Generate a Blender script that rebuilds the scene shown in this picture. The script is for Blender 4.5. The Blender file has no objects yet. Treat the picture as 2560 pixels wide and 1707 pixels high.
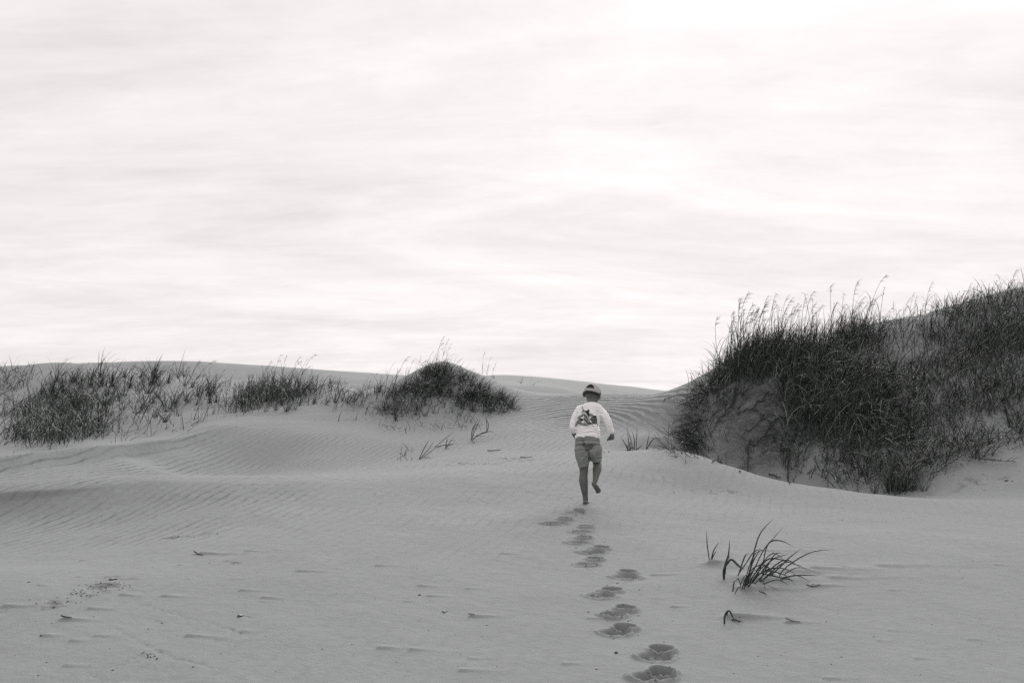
import bpy, bmesh, math, random
import numpy as np
from mathutils import Vector, Matrix, noise as mnoise
from mathutils.bvhtree import BVHTree

R = math.radians
sc = bpy.context.scene
C = sc.collection
random.seed(7)
rng = np.random.default_rng(11)

# ------------------------------------------------------------------ camera
EYE = 1.60                       # eye height above the sand under the camera
FPX = 995.0                      # focal length in pixels of a 1024 px wide frame (35 mm lens)
PITCH = math.atan(89.0 / FPX)
cam_d = bpy.data.cameras.new('camera')
cam_d.sensor_width = 36.0
cam_d.lens = FPX * 36.0 / 1024.0
cam_d.clip_start = 0.05
cam_d.clip_end = 6000.0
cam = bpy.data.objects.new('camera', cam_d)
C.objects.link(cam)
cam.location = (0, 0, EYE)
cam.rotation_euler = (R(90) + PITCH, 0, 0)
sc.camera = cam

# ------------------------------------------------------------------ sky, sun, exposure
SUN_AZ = R(14)                   # degrees to the right of the view direction
SUN_EL = R(27)
world = bpy.data.worlds.new('World')
sc.world = world
world.use_nodes = True
wt = world.node_tree
wt.nodes.clear()
wn, wl = wt.nodes.new, wt.links.new
out = wn('ShaderNodeOutputWorld')
bg = wn('ShaderNodeBackground')
bg.inputs['Strength'].default_value = 1.0
wl(bg.outputs[0], out.inputs[0])
sky = wn('ShaderNodeTexSky')
sky.sky_type = 'NISHITA'
sky.sun_disc = False
sky.sun_elevation = SUN_EL
sky.sun_rotation = SUN_AZ
sky.dust_density = 3.0
bw = wn('ShaderNodeRGBToBW')
wl(sky.outputs[0], bw.inputs[0])
skys = wn('ShaderNodeMath'); skys.operation = 'MULTIPLY'; skys.inputs[1].default_value = 0.0026
wl(bw.outputs[0], skys.inputs[0])
tc = wn('ShaderNodeTexCoord')
sep = wn('ShaderNodeSeparateXYZ')
wl(tc.outputs['Generated'], sep.inputs[0])
zz = wn('ShaderNodeMath'); zz.operation = 'MAXIMUM'; zz.inputs[1].default_value = 0.0
wl(sep.outputs['Z'], zz.inputs[0])
za = wn('ShaderNodeMath'); za.operation = 'ADD'; za.inputs[1].default_value = 0.16
wl(zz.outputs[0], za.inputs[0])
px_ = wn('ShaderNodeMath'); px_.operation = 'DIVIDE'
py_ = wn('ShaderNodeMath'); py_.operation = 'DIVIDE'
wl(sep.outputs['X'], px_.inputs[0]); wl(za.outputs[0], px_.inputs[1])
wl(sep.outputs['Y'], py_.inputs[0]); wl(za.outputs[0], py_.inputs[1])
comb = wn('ShaderNodeCombineXYZ')
wl(px_.outputs[0], comb.inputs[0]); wl(py_.outputs[0], comb.inputs[1])

def cloud_layer(rot, scale, nscale, detail, rough, dist, lo, hi, offs=(0, 0, 0)):
    mp = wn('ShaderNodeMapping')
    mp.inputs['Rotation'].default_value = (0, 0, rot)
    mp.inputs['Scale'].default_value = scale
    mp.inputs['Location'].default_value = offs
    wl(comb.outputs[0], mp.inputs[0])
    nz = wn('ShaderNodeTexNoise')
    nz.inputs['Scale'].default_value = nscale
    nz.inputs['Detail'].default_value = detail
    nz.inputs['Roughness'].default_value = rough
    nz.inputs['Distortion'].default_value = dist
    wl(mp.outputs[0], nz.inputs['Vector'])
    mr = wn('ShaderNodeMapRange')
    mr.inputs['From Min'].default_value = 0.3
    mr.inputs['From Max'].default_value = 0.7
    mr.inputs['To Min'].default_value = lo
    mr.inputs['To Max'].default_value = hi
    mr.clamp = False
    wl(nz.outputs['Fac'], mr.inputs['Value'])
    return mr.outputs[0]

l1 = cloud_layer(R(-42), (0.55, 1.0, 1.0), 1.5, 7.0, 0.58, 1.2, -0.075, 0.075, (7.9, 4.1, 0))
l2 = cloud_layer(R(-20), (0.26, 1.1, 1.0), 2.6, 8.0, 0.64, 1.3, -0.06, 0.06, (0.7, 5.2, 3))
l3 = cloud_layer(R(8), (0.6, 1.0, 1.0), 9.0, 6.0, 0.66, 0.6, -0.028, 0.028, (8.7, 2.2, 1))
def add2(a, b):
    m = wn('ShaderNodeMath'); m.operation = 'ADD'
    wl(a, m.inputs[0]); wl(b, m.inputs[1])
    return m.outputs[0]
s = add2(add2(l1, l2), l3)
s = add2(s, skys.outputs[0])
base = wn('ShaderNodeMath'); base.operation = 'ADD'; base.inputs[1].default_value = 0.895
wl(s, base.inputs[0])
tint = wn('ShaderNodeVectorMath'); tint.operation = 'SCALE'
tint.inputs[0].default_value = (1.0, 0.945, 0.943)
wl(base.outputs[0], tint.inputs['Scale'])
wl(tint.outputs[0], bg.inputs['Color'])

sun_d = bpy.data.lights.new('sun', 'SUN')
sun_d.energy = 4.6
sun_d.angle = R(50)
sun_d.color = (1.0, 0.98, 0.96)
sun = bpy.data.objects.new('sun', sun_d)
C.objects.link(sun)
sdir = Vector((math.sin(SUN_AZ) * math.cos(SUN_EL), math.cos(SUN_AZ) * math.cos(SUN_EL), math.sin(SUN_EL)))
sun.rotation_euler = sdir.to_track_quat('Z', 'Y').to_euler()
sun.location = (30, 40, 40)

sc.view_settings.view_transform = 'Standard'
sc.view_settings.look = 'None'
sc.view_settings.exposure = 0.0
sc.view_settings.gamma = 1.0
sc.render.engine = 'CYCLES'
sc.cycles.max_bounces = 6
sc.cycles.use_denoising = False   # the photograph has film grain; a little sampling grain suits it

# ------------------------------------------------------------------ helpers
SPX = 1024.0 / 2352.0            # picture coordinates below are read off a 2352 x 1568 view

def ray(px, py):
    """direction ratios (x per metre forward, z per metre forward) through a picture point"""
    u = (np.asarray(px, float) * SPX - 512.0) / FPX
    v = (341.0 - np.asarray(py, float) * SPX) / FPX
    f = math.cos(PITCH) - v * math.sin(PITCH)
    return u / f, (math.sin(PITCH) + v * math.cos(PITCH)) / f

def P(px, py, d):
    a, b = ray(px, py)
    return np.array([a * d, d, EYE + b * d])

def tag(o, label=None, cat=None, group=None, kind=None):
    if label: o['label'] = label
    if cat: o['category'] = cat
    if group: o['group'] = group
    if kind: o['kind'] = kind
    return o

def link_mesh(name, verts, faces, mat, parent=None, smooth=True):
    me = bpy.data.meshes.new(name)
    me.from_pydata([tuple(v) for v in verts], [], [tuple(f) for f in faces])
    me.materials.append(mat)
    if smooth:
        me.polygons.foreach_set('use_smooth', [True] * len(me.polygons))
    me.update()
    o = bpy.data.objects.new(name, me)
    C.objects.link(o)
    if parent is not None: o.parent = parent
    return o

def np_mesh(name, v, q, mat, smooth=True):
    """verts (n,3), quads (m,4) -> mesh datablock, fast"""
    me = bpy.data.meshes.new(name)
    n, m = len(v), len(q)
    me.vertices.add(n)
    me.vertices.foreach_set('co', np.ascontiguousarray(v, dtype=np.float32).ravel())
    me.loops.add(m * 4)
    me.loops.foreach_set('vertex_index', np.ascontiguousarray(q, dtype=np.int32).ravel())
    me.polygons.add(m)
    me.polygons.foreach_set('loop_start', np.arange(m, dtype=np.int32) * 4)
    me.polygons.foreach_set('loop_total', np.full(m, 4, dtype=np.int32))
    me.polygons.foreach_set('use_smooth', np.full(m, smooth, dtype=bool))
    me.update(calc_edges=True)
    if mat: me.materials.append(mat)
    return me

# ------------------------------------------------------------------ materials
def new_mat(name):
    m = bpy.data.materials.new(name)
    m.use_nodes = True
    nt = m.node_tree
    return m, nt, nt.nodes['Principled BSDF']

def plain_mat(name, col, rough=0.8, var=0.15, nscale=30.0, bump=0.0, bscale=200.0, spec=0.25, attr=False, sheen=0.0):
    m, nt, b = new_mat(name)
    b.inputs['Roughness'].default_value = rough
    b.inputs['Specular IOR Level'].default_value = spec
    if sheen: b.inputs['Sheen Weight'].default_value = sheen
    tcn = nt.nodes.new('ShaderNodeTexCoord')
    nz = nt.nodes.new('ShaderNodeTexNoise')
    nz.inputs['Scale'].default_value = nscale
    nz.inputs['Detail'].default_value = 5
    nt.links.new(tcn.outputs['Object'], nz.inputs['Vector'])
    mr = nt.nodes.new('ShaderNodeMapRange')
    mr.inputs['From Min'].default_value = 0.3; mr.inputs['From Max'].default_value = 0.7
    mr.inputs['To Min'].default_value = 1 - var; mr.inputs['To Max'].default_value = 1 + var
    nt.links.new(nz.outputs['Fac'], mr.inputs['Value'])
    src = mr.outputs[0]
    if attr:
        at_ = nt.nodes.new('ShaderNodeAttribute'); at_.attribute_name = 'tone'
        mm = nt.nodes.new('ShaderNodeMath'); mm.operation = 'MULTIPLY'
        nt.links.new(src, mm.inputs[0]); nt.links.new(at_.outputs['Fac'], mm.inputs[1])
        src = mm.outputs[0]
    vm = nt.nodes.new('ShaderNodeVectorMath'); vm.operation = 'SCALE'
    vm.inputs[0].default_value = col
    nt.links.new(src, vm.inputs['Scale'])
    nt.links.new(vm.outputs[0], b.inputs['Base Color'])
    if bump:
        n2 = nt.nodes.new('ShaderNodeTexNoise'); n2.inputs['Scale'].default_value = bscale
        n2.inputs['Detail'].default_value = 4
        nt.links.new(tcn.outputs['Object'], n2.inputs['Vector'])
        bp = nt.nodes.new('ShaderNodeBump'); bp.inputs['Strength'].default_value = 1.0
        bp.inputs['Distance'].default_value = bump
        nt.links.new(n2.outputs['Fac'], bp.inputs['Height'])
        nt.links.new(bp.outputs[0], b.inputs['Normal'])
    return m

def sand_material():
    m, nt, b = new_mat('sand')
    N, L = nt.nodes.new, nt.links.new
    b.inputs['Roughness'].default_value = 0.95
    b.inputs['Specular IOR Level'].default_value = 0.12
    geo = N('ShaderNodeNewGeometry')
    def noise(scale, detail, rough=0.55, vec=None, dist=0.0):
        n = N('ShaderNodeTexNoise')
        n.inputs['Scale'].default_value = scale; n.inputs['Detail'].default_value = detail
        n.inputs['Roughness'].default_value = rough; n.inputs['Distortion'].default_value = dist
        L(vec if vec else geo.outputs['Position'], n.inputs['Vector'])
        return n.outputs['Fac']
    def attr(name):
        a = N('ShaderNodeAttribute'); a.attribute_name = name
        return a.outputs['Fac']
    def math2(op, a, b_, c=None):
        n = N('ShaderNodeMath'); n.operation = op
        for i, x in enumerate((a, b_, c)):
            if x is None: continue
            if isinstance(x, (int, float)): n.inputs[i].default_value = x
            else: L(x, n.inputs[i])
        return n.outputs[0]
    # colour: quartz sand, faint large patches, fine dark mineral grains, coarser damp/shelly patches
    big = noise(0.7, 4)
    fine = noise(160.0, 3)
    grain = noise(900.0, 2)
    v = math2('MULTIPLY_ADD', big, 0.16, 0.92)
    v = math2('MULTIPLY', v, math2('MULTIPLY_ADD', fine, 0.24, 0.88))
    v = math2('MULTIPLY', v, math2('MULTIPLY_ADD', grain, 0.5, 0.75))
    coarse = attr('coarse')
    shellnoise = noise(75.0, 4, 0.7)
    dk = math2('SUBTRACT', 1.0, math2('MULTIPLY', coarse, math2('MULTIPLY_ADD', shellnoise, 2.4, -0.75)))
    v = math2('MULTIPLY', v, math2('MAXIMUM', dk, 0.3))
    vm = N('ShaderNodeVectorMath'); vm.operation = 'SCALE'
    vm.inputs[0].default_value = (0.204, 0.216, 0.218)
    L(v, vm.inputs['Scale'])
    L(vm.outputs[0], b.inputs['Base Color'])
    # relief: wind ripples from a smooth phase field, grain, crumbs
    wob = noise(1.1, 3)
    wob2 = noise(6.0, 2)
    wobble = math2('MULTIPLY_ADD', wob, 12.0, math2('MULTIPLY', wob2, 1.1))
    breakup = math2('MULTIPLY_ADD', noise(1.3, 3), 2.2, -0.45)
    breakup = math2('MAXIMUM', breakup, 0.08)
    def train(pa, aa):
        phs = math2('ADD', attr(pa), wobble)
        sn = math2('SINE', phs, 0.0)
        sn2 = math2('SINE', math2('MULTIPLY_ADD', sn, 0.5, phs), 0.0)
        return math2('MULTIPLY', sn2, attr(aa))
    rip = math2('MULTIPLY', train('phase', 'ripple'), breakup)
    rip = math2('ADD', rip, math2('MULTIPLY', train('phase_saddle', 'ripple_saddle'), math2('MULTIPLY_ADD', breakup, 0.4, 0.6)))
    h = math2('MULTIPLY', rip, 0.016)
    h = math2('ADD', h, math2('MULTIPLY', noise(11.0, 6, 0.62), 0.011))
    h = math2('ADD', h, math2('MULTIPLY', noise(90.0, 4, 0.65), 0.0032))
    h = math2('ADD', h, math2('MULTIPLY', noise(600.0, 2, 0.6), 0.0006))
    h = math2('ADD', h, math2('MULTIPLY', math2('MULTIPLY', noise(55.0, 5, 0.75), coarse), 0.02))
    # crumbling layers on the eroded bank
    mpb = N('ShaderNodeMapping'); mpb.inputs['Scale'].default_value = (1.0, 1.0, 2.6); L(geo.outputs['Position'], mpb.inputs[0])
    strata = noise(4.5, 7, 0.66, mpb.outputs[0], 1.2)
    crumbs = noise(22.0, 5, 0.7)
    h = math2('ADD', h, math2('MULTIPLY', attr('bank'), math2('MULTIPLY_ADD', strata, 0.22, math2('MULTIPLY', crumbs, 0.035))))
    bp = N('ShaderNodeBump'); bp.inputs['Strength'].default_value = 1.0
    bp.inputs['Distance'].default_value = 1.0
    L(h, bp.inputs['Height'])
    L(bp.outputs[0], b.inputs['Normal'])
    return m

M_SAND = sand_material()
M_GRASS = plain_mat('dune_grass_leaf', (0.036, 0.044, 0.039), 0.55, 0.2, 8.0, spec=0.3, attr=True)
M_STALK = plain_mat('sea_oat_stalk', (0.040, 0.047, 0.042), 0.7, 0.2, 8.0, spec=0.2, attr=True)
M_ROOT = plain_mat('dead_root', (0.036, 0.042, 0.038), 0.85, 0.3, 20.0, bump=0.003, bscale=80)
M_SHELL = plain_mat('dark_shell', (0.060, 0.064, 0.062), 0.5, 0.4, 60.0, bump=0.002, bscale=120, spec=0.4)
M_STONE = plain_mat('dark_pebble', (0.05, 0.054, 0.053), 0.8, 0.3, 60.0, bump=0.003, bscale=90)

# ------------------------------------------------------------------ terrain
# control points of the sand surface: picture column, picture row, metres away
CT = [
 # crest of the near ridge on the right
 (1395,1052,12.6),(1440,1038,13.2),(1480,1035,13.4),(1560,1045,13.2),(1640,1065,12.8),(1740,1093,12.2),(1900,1122,11.6),
 (2100,1143,11.0),(2352,1150,10.6),(2600,1150,10.4),
 (1600,1130,10.9),(1600,1200,8.9),(1800,1200,9.0),(2000,1250,7.8),(2352,1250,7.8),(2200,1190,9.3),
 # child's ground and the slope around it
 (1343,1156,9.5),(1250,1120,10.3),(1450,1090,11.2),(1176,1250,7.75),(1176,1150,9.6),
 (1350,1048,12.8),(1280,1062,12.1),(1200,1075,11.6),(1000,1090,10.9),(1000,1055,13.2),(1150,1022,14.4),(1250,1035,13.7),
 # bowl behind the child and the rippled saddle
 (1430,1015,14.9),(1500,1000,15.3),(1500,960,16.5),(1560,1010,15.2),(1380,1000,15.4),(1200,985,16.0),(1350,950,17.1),
 (1390,906,18.6),(1480,905,18.7),(1590,908,18.6),(1300,912,18.7),(1250,925,18.4),(1200,900,20.5),(1300,902,21.5),(1450,903.5,20.2),
 # far dune
 (1160,861,42),(1260,868,43),(1350,880,44),(1480,893,45),(1590,904,46),(1750,925,48),(1300,893,32),
 (400,828,42),(300,829,42),(200,833,42),(0,841,42),(-300,850,42),(500,832,42),(600,838,42),(700,845,42),(800,853,42),(900,860,42),(1030,864,42),
 # centre mound
 (1020,829,20.0),(1000,836,19.7),(965,858,19.4),(920,888,19.1),(1075,848,20.1),(1130,869,20.5),(1190,892,21.2),
 (1000,900,18.5),(1000,950,17.5),(1100,925,18.1),(1175,945,17.8),(1150,905,18.9),(905,955,17.6),(850,965,17.3),(1050,990,16.4),(950,1000,16.1),
 (1000,1030,14.8),(1100,1010,15.4),
 # second vegetated dune and the sand in front
 (800,905,20.4),(870,895,19.9),(700,888,20.5),(640,900,20.0),(560,930,19.0),(650,940,18.0),(750,930,18.5),(750,970,17.0),(600,960,17.2),
 (600,975,16.4),(700,1000,15.7),(850,1005,15.6),(500,985,15.8),(550,1030,15.05),(600,1068,14.4),(700,1055,14.3),(850,1062,13.8),(750,1080,12.9),(400,1045,14.15),(400,1084,13.5),(600,1095,11.3),
 (800,1092,11.2),(400,1097,11.2),(600,880,25),(760,884,26),
 # left vegetated dune
 (0,846,24),(-200,850,24),(60,838,24),(130,832,24.5),(200,837,25),(300,850,25.5),(400,866,25),(450,898,22),(350,898,21.6),(200,890,21.4),(100,890,21),
 (0,900,20.4),(0,960,17.4),(-200,960,17.2),(100,960,17.8),(200,950,18.2),(300,950,18.3),(400,945,18.8),(480,952,17.9),(300,1000,15.5),(200,1020,14.4),
 (100,1040,13.7),(0,1045,13.3),(0,1085,11.95),(-200,1097,11.6),(150,1066,12.8),(300,1046,13.75),(400,1024,14.7),
 (0,1100,11.45),(150,1080,12.2),(200,1092,11.9),(300,1060,13.2),(-250,1120,11.0),
 (0,1117,11.05),(150,1108,11.15),(330,1100,11.2),(0,1150,9.5),(200,1131,9.9),(-250,1150,9.6),
 (0,1195,9.05),(0,1240,8.2),(0,1300,7.1),(-250,1230,8.8),(200,1175,9.35),(200,1240,8.2),(400,1150,9.6),(400,1240,7.95),(700,1110,10.4),(700,1200,8.6),(900,1150,9.6),
 # big grassy dune on the right
 (1570,1027,15.2),(1595,985,15.75),(1612,940,16.05),(1640,880,16.5),(1680,832,16.9),(1720,808,17.2),(1800,792,17.7),(1900,780,18.2),
 (1640,1010,15.1),(1655,940,15.7),(1720,1040,14.6),(1740,960,15.1),(1745,890,15.65),(1800,840,16.6),(1850,1060,14.0),(1850,960,15.0),(1850,880,15.8),
 (2000,1090,13.2),(2000,1000,14.4),(2000,900,15.6),(2000,820,17.0),(2000,745,18.6),(2100,1060,13.2),(2100,726,19.0),
 (2200,1100,12.4),(2200,1050,13.0),(2200,980,14.2),(2200,880,15.5),(2200,800,16.8),(2200,698,19.2),
 (2352,1110,11.8),(2352,1050,12.7),(2352,950,14.0),(2352,850,15.4),(2352,750,17.0),(2352,662,19.5),(2600,615,20.0),(2600,800,16.5),(2600,1000,13.4),
]
pts = [P(*c) for c in CT]
def XY(px, d):
    a, _ = ray(px, 900)
    return a * d, d
def H(px, d, dz):
    x, y = XY(px, d)
    pts.append(np.array([x, y, EYE + dz]))
# the near slope, from behind the camera up to the child
for y in (-6, -2, 1, 3, 5, 6.5):
    for x in (-7, -3.5, 0, 3.5, 7):
        pts.append(np.array([x, y, -0.06 + 0.1 * y + (0.028 * -x if x < 0 else -0.004 * x)]))
# hollows hidden behind crests
for px, d, dz in ((1600,14.2,-0.85),(1700,13.5,-0.98),(1800,12.9,-1.0),(1950,12.3,-0.92),(2100,11.9,-0.82),(2352,11.3,-0.74),
                  (1020,22.5,0.55),(1020,26,0.4),(900,23,0.5),(1130,23.5,0.6),(650,22.5,0.6),
                  (1700,19.5,0.75),(1800,20.5,0.9),(1800,25,0.2),(2000,22,1.6),(2200,23,2.2),(2200,28,0.6),(2500,26,2.0),(1650,18.6,0.72),
                  (1600,24,0.45),(1480,25,0.5),(60,30,0.9),(300,31,1.1),(700,32,1.0),(1480,33,0.6),(1600,34,0.6),(-400,28,1.0),
                  (400,56,1.2),(1000,56,0.9),(1600,58,0.4),(0,56,1.0),(2300,40,0.0),(2300,60,-1.0)):
    H(px, d, dz)
for a in range(0, 360, 20):
    pts.append(np.array([90 * math.sin(R(a)), 90 * math.cos(R(a)), -1.2]))
for a in range(90, 271, 30):
    pts.append(np.array([25 * math.sin(R(a)), 25 * math.cos(R(a)), -1.0]))
pts.append(np.array([16.0, 9.0, 0.6])); pts.append(np.array([-14.0, 8.0, 1.0]))
pts = np.array(pts)

def tps_fit(p, lam):
    n = len(p)
    d2 = ((p[:, None, :2] - p[None, :, :2]) ** 2).sum(-1)
    K = 0.5 * d2 * np.log(d2 + 1e-9)
    K[np.arange(n), np.arange(n)] = lam
    A = np.zeros((n + 3, n + 3))
    A[:n, :n] = K
    A[:n, n] = 1; A[:n, n + 1:] = p[:, :2]
    A[n, :n] = 1; A[n + 1:, :n] = p[:, :2].T
    return np.linalg.solve(A, np.concatenate([p[:, 2], np.zeros(3)]))
TW = tps_fit(pts, 0.005)

def tps(x, y):
    o = np.empty(len(x))
    for i in range(0, len(x), 40000):
        xs, ys = x[i:i + 40000, None], y[i:i + 40000, None]
        d2 = (xs - pts[None, :, 0]) ** 2 + (ys - pts[None, :, 1]) ** 2
        o[i:i + 40000] = (0.5 * d2 * np.log(d2 + 1e-9)) @ TW[:-3] + TW[-3] + TW[-2] * xs[:, 0] + TW[-1] * ys[:, 0]
    return o

# cheap vectorised value noise
_perm = np.random.default_rng(5).random((256, 256))
def vnoise(x, y, f, seed=0):
    x = x * f + 37.1 * seed; y = y * f + 11.7 * seed
    xi = np.floor(x).astype(int); yi = np.floor(y).astype(int)
    fx = x - xi; fy = y - yi
    fx = fx * fx * (3 - 2 * fx); fy = fy * fy * (3 - 2 * fy)
    g = lambda a, b: _perm[a & 255, b & 255]
    return (g(xi, yi) * (1 - fx) + g(xi + 1, yi) * fx) * (1 - fy) + (g(xi, yi + 1) * (1 - fx) + g(xi + 1, yi + 1) * fx) * fy - 0.5
def fbm(x, y, f, o=4, seed=0):
    s, a = 0, 1.0
    for i in range(o):
        s = s + a * vnoise(x, y, f * 2 ** i, seed + i * 3); a *= 0.5
    return s
def sstep(a, b, t):
    t = np.clip((t - a) / (b - a), 0, 1)
    return t * t * (3 - 2 * t)

# footprints: (pit column, row, crumbled-sand column, row, strength)
PRINTS = [(1331,1172,1322,1178,0.45),(1298,1189.5,1274.5,1199,1.0),(1346,1208,1334,1219,0.85),(1342,1233,1328,1245,0.85),(1382,1256,1361,1266,0.9),
          (1367,1280,1348,1294,0.9),(1443,1310,1438,1324,0.8),(1405,1353,1381,1367,0.8),(1437,1393,1405,1411,1.1),(1435,1436,1409,1450,1.1),
          (1518,1488,1504,1508,1.0),(1521,1541,1497,1555,1.15)]
def base_height(x, y):
    z = tps(x, y)
    r = np.hypot(x, y)
    z = z + (-1.2 - z) * sstep(62, 95, r)
    z = z + 0.035 * fbm(x, y, 0.55, 3, 2) * sstep(3, 12, y)
    return z
# coarse grid of the smooth surface, for dropping things on it
GX = np.arange(-24, 24.01, 0.12); GY = np.arange(0.0, 62.01, 0.12)
_gx, _gy = np.meshgrid(GX, GY)
GZ = base_height(_gx.ravel(), _gy.ravel()).reshape(_gx.shape)
def gz(x, y):
    x = np.asarray(x, float); y = np.asarray(y, float)
    u = np.clip((x - GX[0]) / 0.12, 0, len(GX) - 1.001); v = np.clip((y - GY[0]) / 0.12, 0, len(GY) - 1.001)
    i = u.astype(int); j = v.astype(int); fu = u - i; fv = v - j
    return (GZ[j, i] * (1 - fu) + GZ[j, i + 1] * fu) * (1 - fv) + (GZ[j + 1, i] * (1 - fu) + GZ[j + 1, i + 1] * fu) * fv
def at(px, py, dmin=3.2, dmax=55.0):
    """first point of the sand that a line of sight through a picture point meets (arrays welcome)"""
    px = np.atleast_1d(np.asarray(px, float)); py = np.atleast_1d(np.asarray(py, float))
    a, b = ray(px, py)
    ds = dmin * (dmax / dmin) ** np.linspace(0, 1, 900)
    hit = np.full(len(px), np.nan)
    for c in range(0, len(px), 2000):
        aa, bb = a[c:c + 2000, None], b[c:c + 2000, None]
        below = EYE + bb * ds < gz(aa * ds, np.broadcast_to(ds, (len(aa), len(ds))))
        k = below.argmax(1); ok = below.any(1)
        hit[c:c + 2000] = np.where(ok, (ds[np.maximum(k - 1, 0)] + ds[k]) / 2, np.nan)
    return np.stack([a * hit, hit, gz(a * np.nan_to_num(hit), np.nan_to_num(hit))], 1)
def at1(px, py, **k):
    return at(px, py, **k)[0]

FP = [(at1(a, b), at1(c, d), s_) for a, b, c, d, s_ in PRINTS]
# wind tails: small ridges of sand drifted to the right of stems, shells and crumbs
TAILS = []
def tail(px, py, ln, hgt, wid):
    p = at1(px, py)
    TAILS.append((p[0], p[1], ln, hgt, wid))
for t in ((1692,1352,0.75,0.022,0.05),(1702,1338,0.6,0.02,0.05),(1740,1300,0.8,0.018,0.05),(1790,1320,0.9,0.018,0.06),(1628,1297,0.33,0.022,0.035),
          (1670,1420,0.48,0.02,0.035),(1803,1428,0.24,0.014,0.02),(1860,1348,0.4,0.016,0.025),(455,1272,0.42,0.018,0.03),(1078,1413,0.3,0.014,0.02),
          (865,1485,0.22,0.012,0.02),(270,1583-10,0.2,0.01,0.02),(200,1395,0.2,0.012,0.02),(140,1420,0.28,0.016,0.025),(425,1460,0.28,0.013,0.02),
          (680,1312,0.3,0.012,0.02),(960,1344,0.2,0.011,0.02),(550,1355,0.22,0.011,0.02),(97,1457,0.16,0.012,0.02),(5,1390,0.3,0.014,0.025),
          (600,1370,0.2,0.011,0.02),(275,1365,0.2,0.011,0.02),(560,1265,0.25,0.01,0.02),(370,1368,0.24,0.011,0.02),(1495,1318,0.3,0.01,0.02),
          (1740,1262,0.5,0.012,0.04),(1860,1312,0.7,0.016,0.05),(2010,1300,0.9,0.014,0.06),(1900,1330,0.8,0.014,0.05),(940,1490,0.2,0.01,0.02),(1540,1390,0.2,0.01,0.02)):
    tail(*t)
for i in range(42):
    tail(random.uniform(20, 2330), random.uniform(1260, 1560), random.uniform(0.08, 0.22), random.uniform(0.004, 0.010), random.uniform(0.014, 0.022))
MOUNDS = []
for mpx, mpy, mw, ml, mh in ((1715,1330,0.13,0.5,0.035),(1760,1310,0.12,0.6,0.025),(1625,1296,0.05,0.2,0.015),(1672,1418,0.05,0.25,0.014),(1668,1302,0.06,0.25,0.015)):
    q = at1(mpx, mpy); MOUNDS.append((q[0], q[1], mw, ml, mh))
# beetle tracks: dotted lines of tiny pits
TRACKS = []
def track(pl, n, jit):
    for i in range(n):
        t = i / (n - 1) * (len(pl) - 1); k = min(int(t), len(pl) - 2); f = t - k
        x = pl[k][0] * (1 - f) + pl[k + 1][0] * f + random.uniform(-jit, jit); y = pl[k][1] * (1 - f) + pl[k + 1][1] * f + random.uniform(-jit, jit) * 0.5
        p = at1(x, y); TRACKS.append((p[0], p[1]))
track([(320,1385),(420,1412),(520,1440),(560,1452)], 44, 5)
track([(265,1440),(330,1480),(410,1515),(500,1535)], 44, 5)
track([(330,1515),(360,1500),(375,1495)], 16, 7)
track([(190,1610-45),(240,1540),(300,1515)], 14, 6)
TRACKS = np.array(TRACKS)
def crest_line(lst):
    return np.array([np.append(P(px, py, d)[:2], h) for px, py, d, h in lst])
LIPA = crest_line(((-700,1200,9.2,0.12),(-250,1160,9.35,0.12),(0,1143,9.4,0.12),(160,1127,9.7,0.11),(330,1114,10.1,0.08),(600,1115,10.15,0.04),(850,1108,10.4,0.012),(1050,1100,10.8,0.0)))
LIPB = crest_line(((-700,1100,11.2,0.17),(-250,1080,11.45,0.17),(0,1057,11.95,0.17),(150,1040,12.8,0.17),(300,1022,13.75,0.15),(400,1005,14.7,0.12),(500,988,15.6,0.05),(600,978,16.4,0.0)))
COARSE = [(245,1345,75,17),(190,1365,60,9),(120,1385,60,7),(40,1400,60,6),(415,1232,38,6),(340,1510,22,8),(555,1417,14,5),(1190,1053,70,5),(1080,1063,60,4),(2250,1110,120,14),(520,1290,30,5),(1640,1130,60,5),(1270,1200,16,7)]
COARSE_W = []
for cx, cy, rx, ry in COARSE:
    p = at1(cx, cy); q = at1(cx + rx, cy); r_ = at1(cx, cy - ry)
    COARSE_W.append((p[0], p[1], abs(q[0] - p[0]) + 0.01, abs(r_[1] - p[1]) + 0.02))

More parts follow.
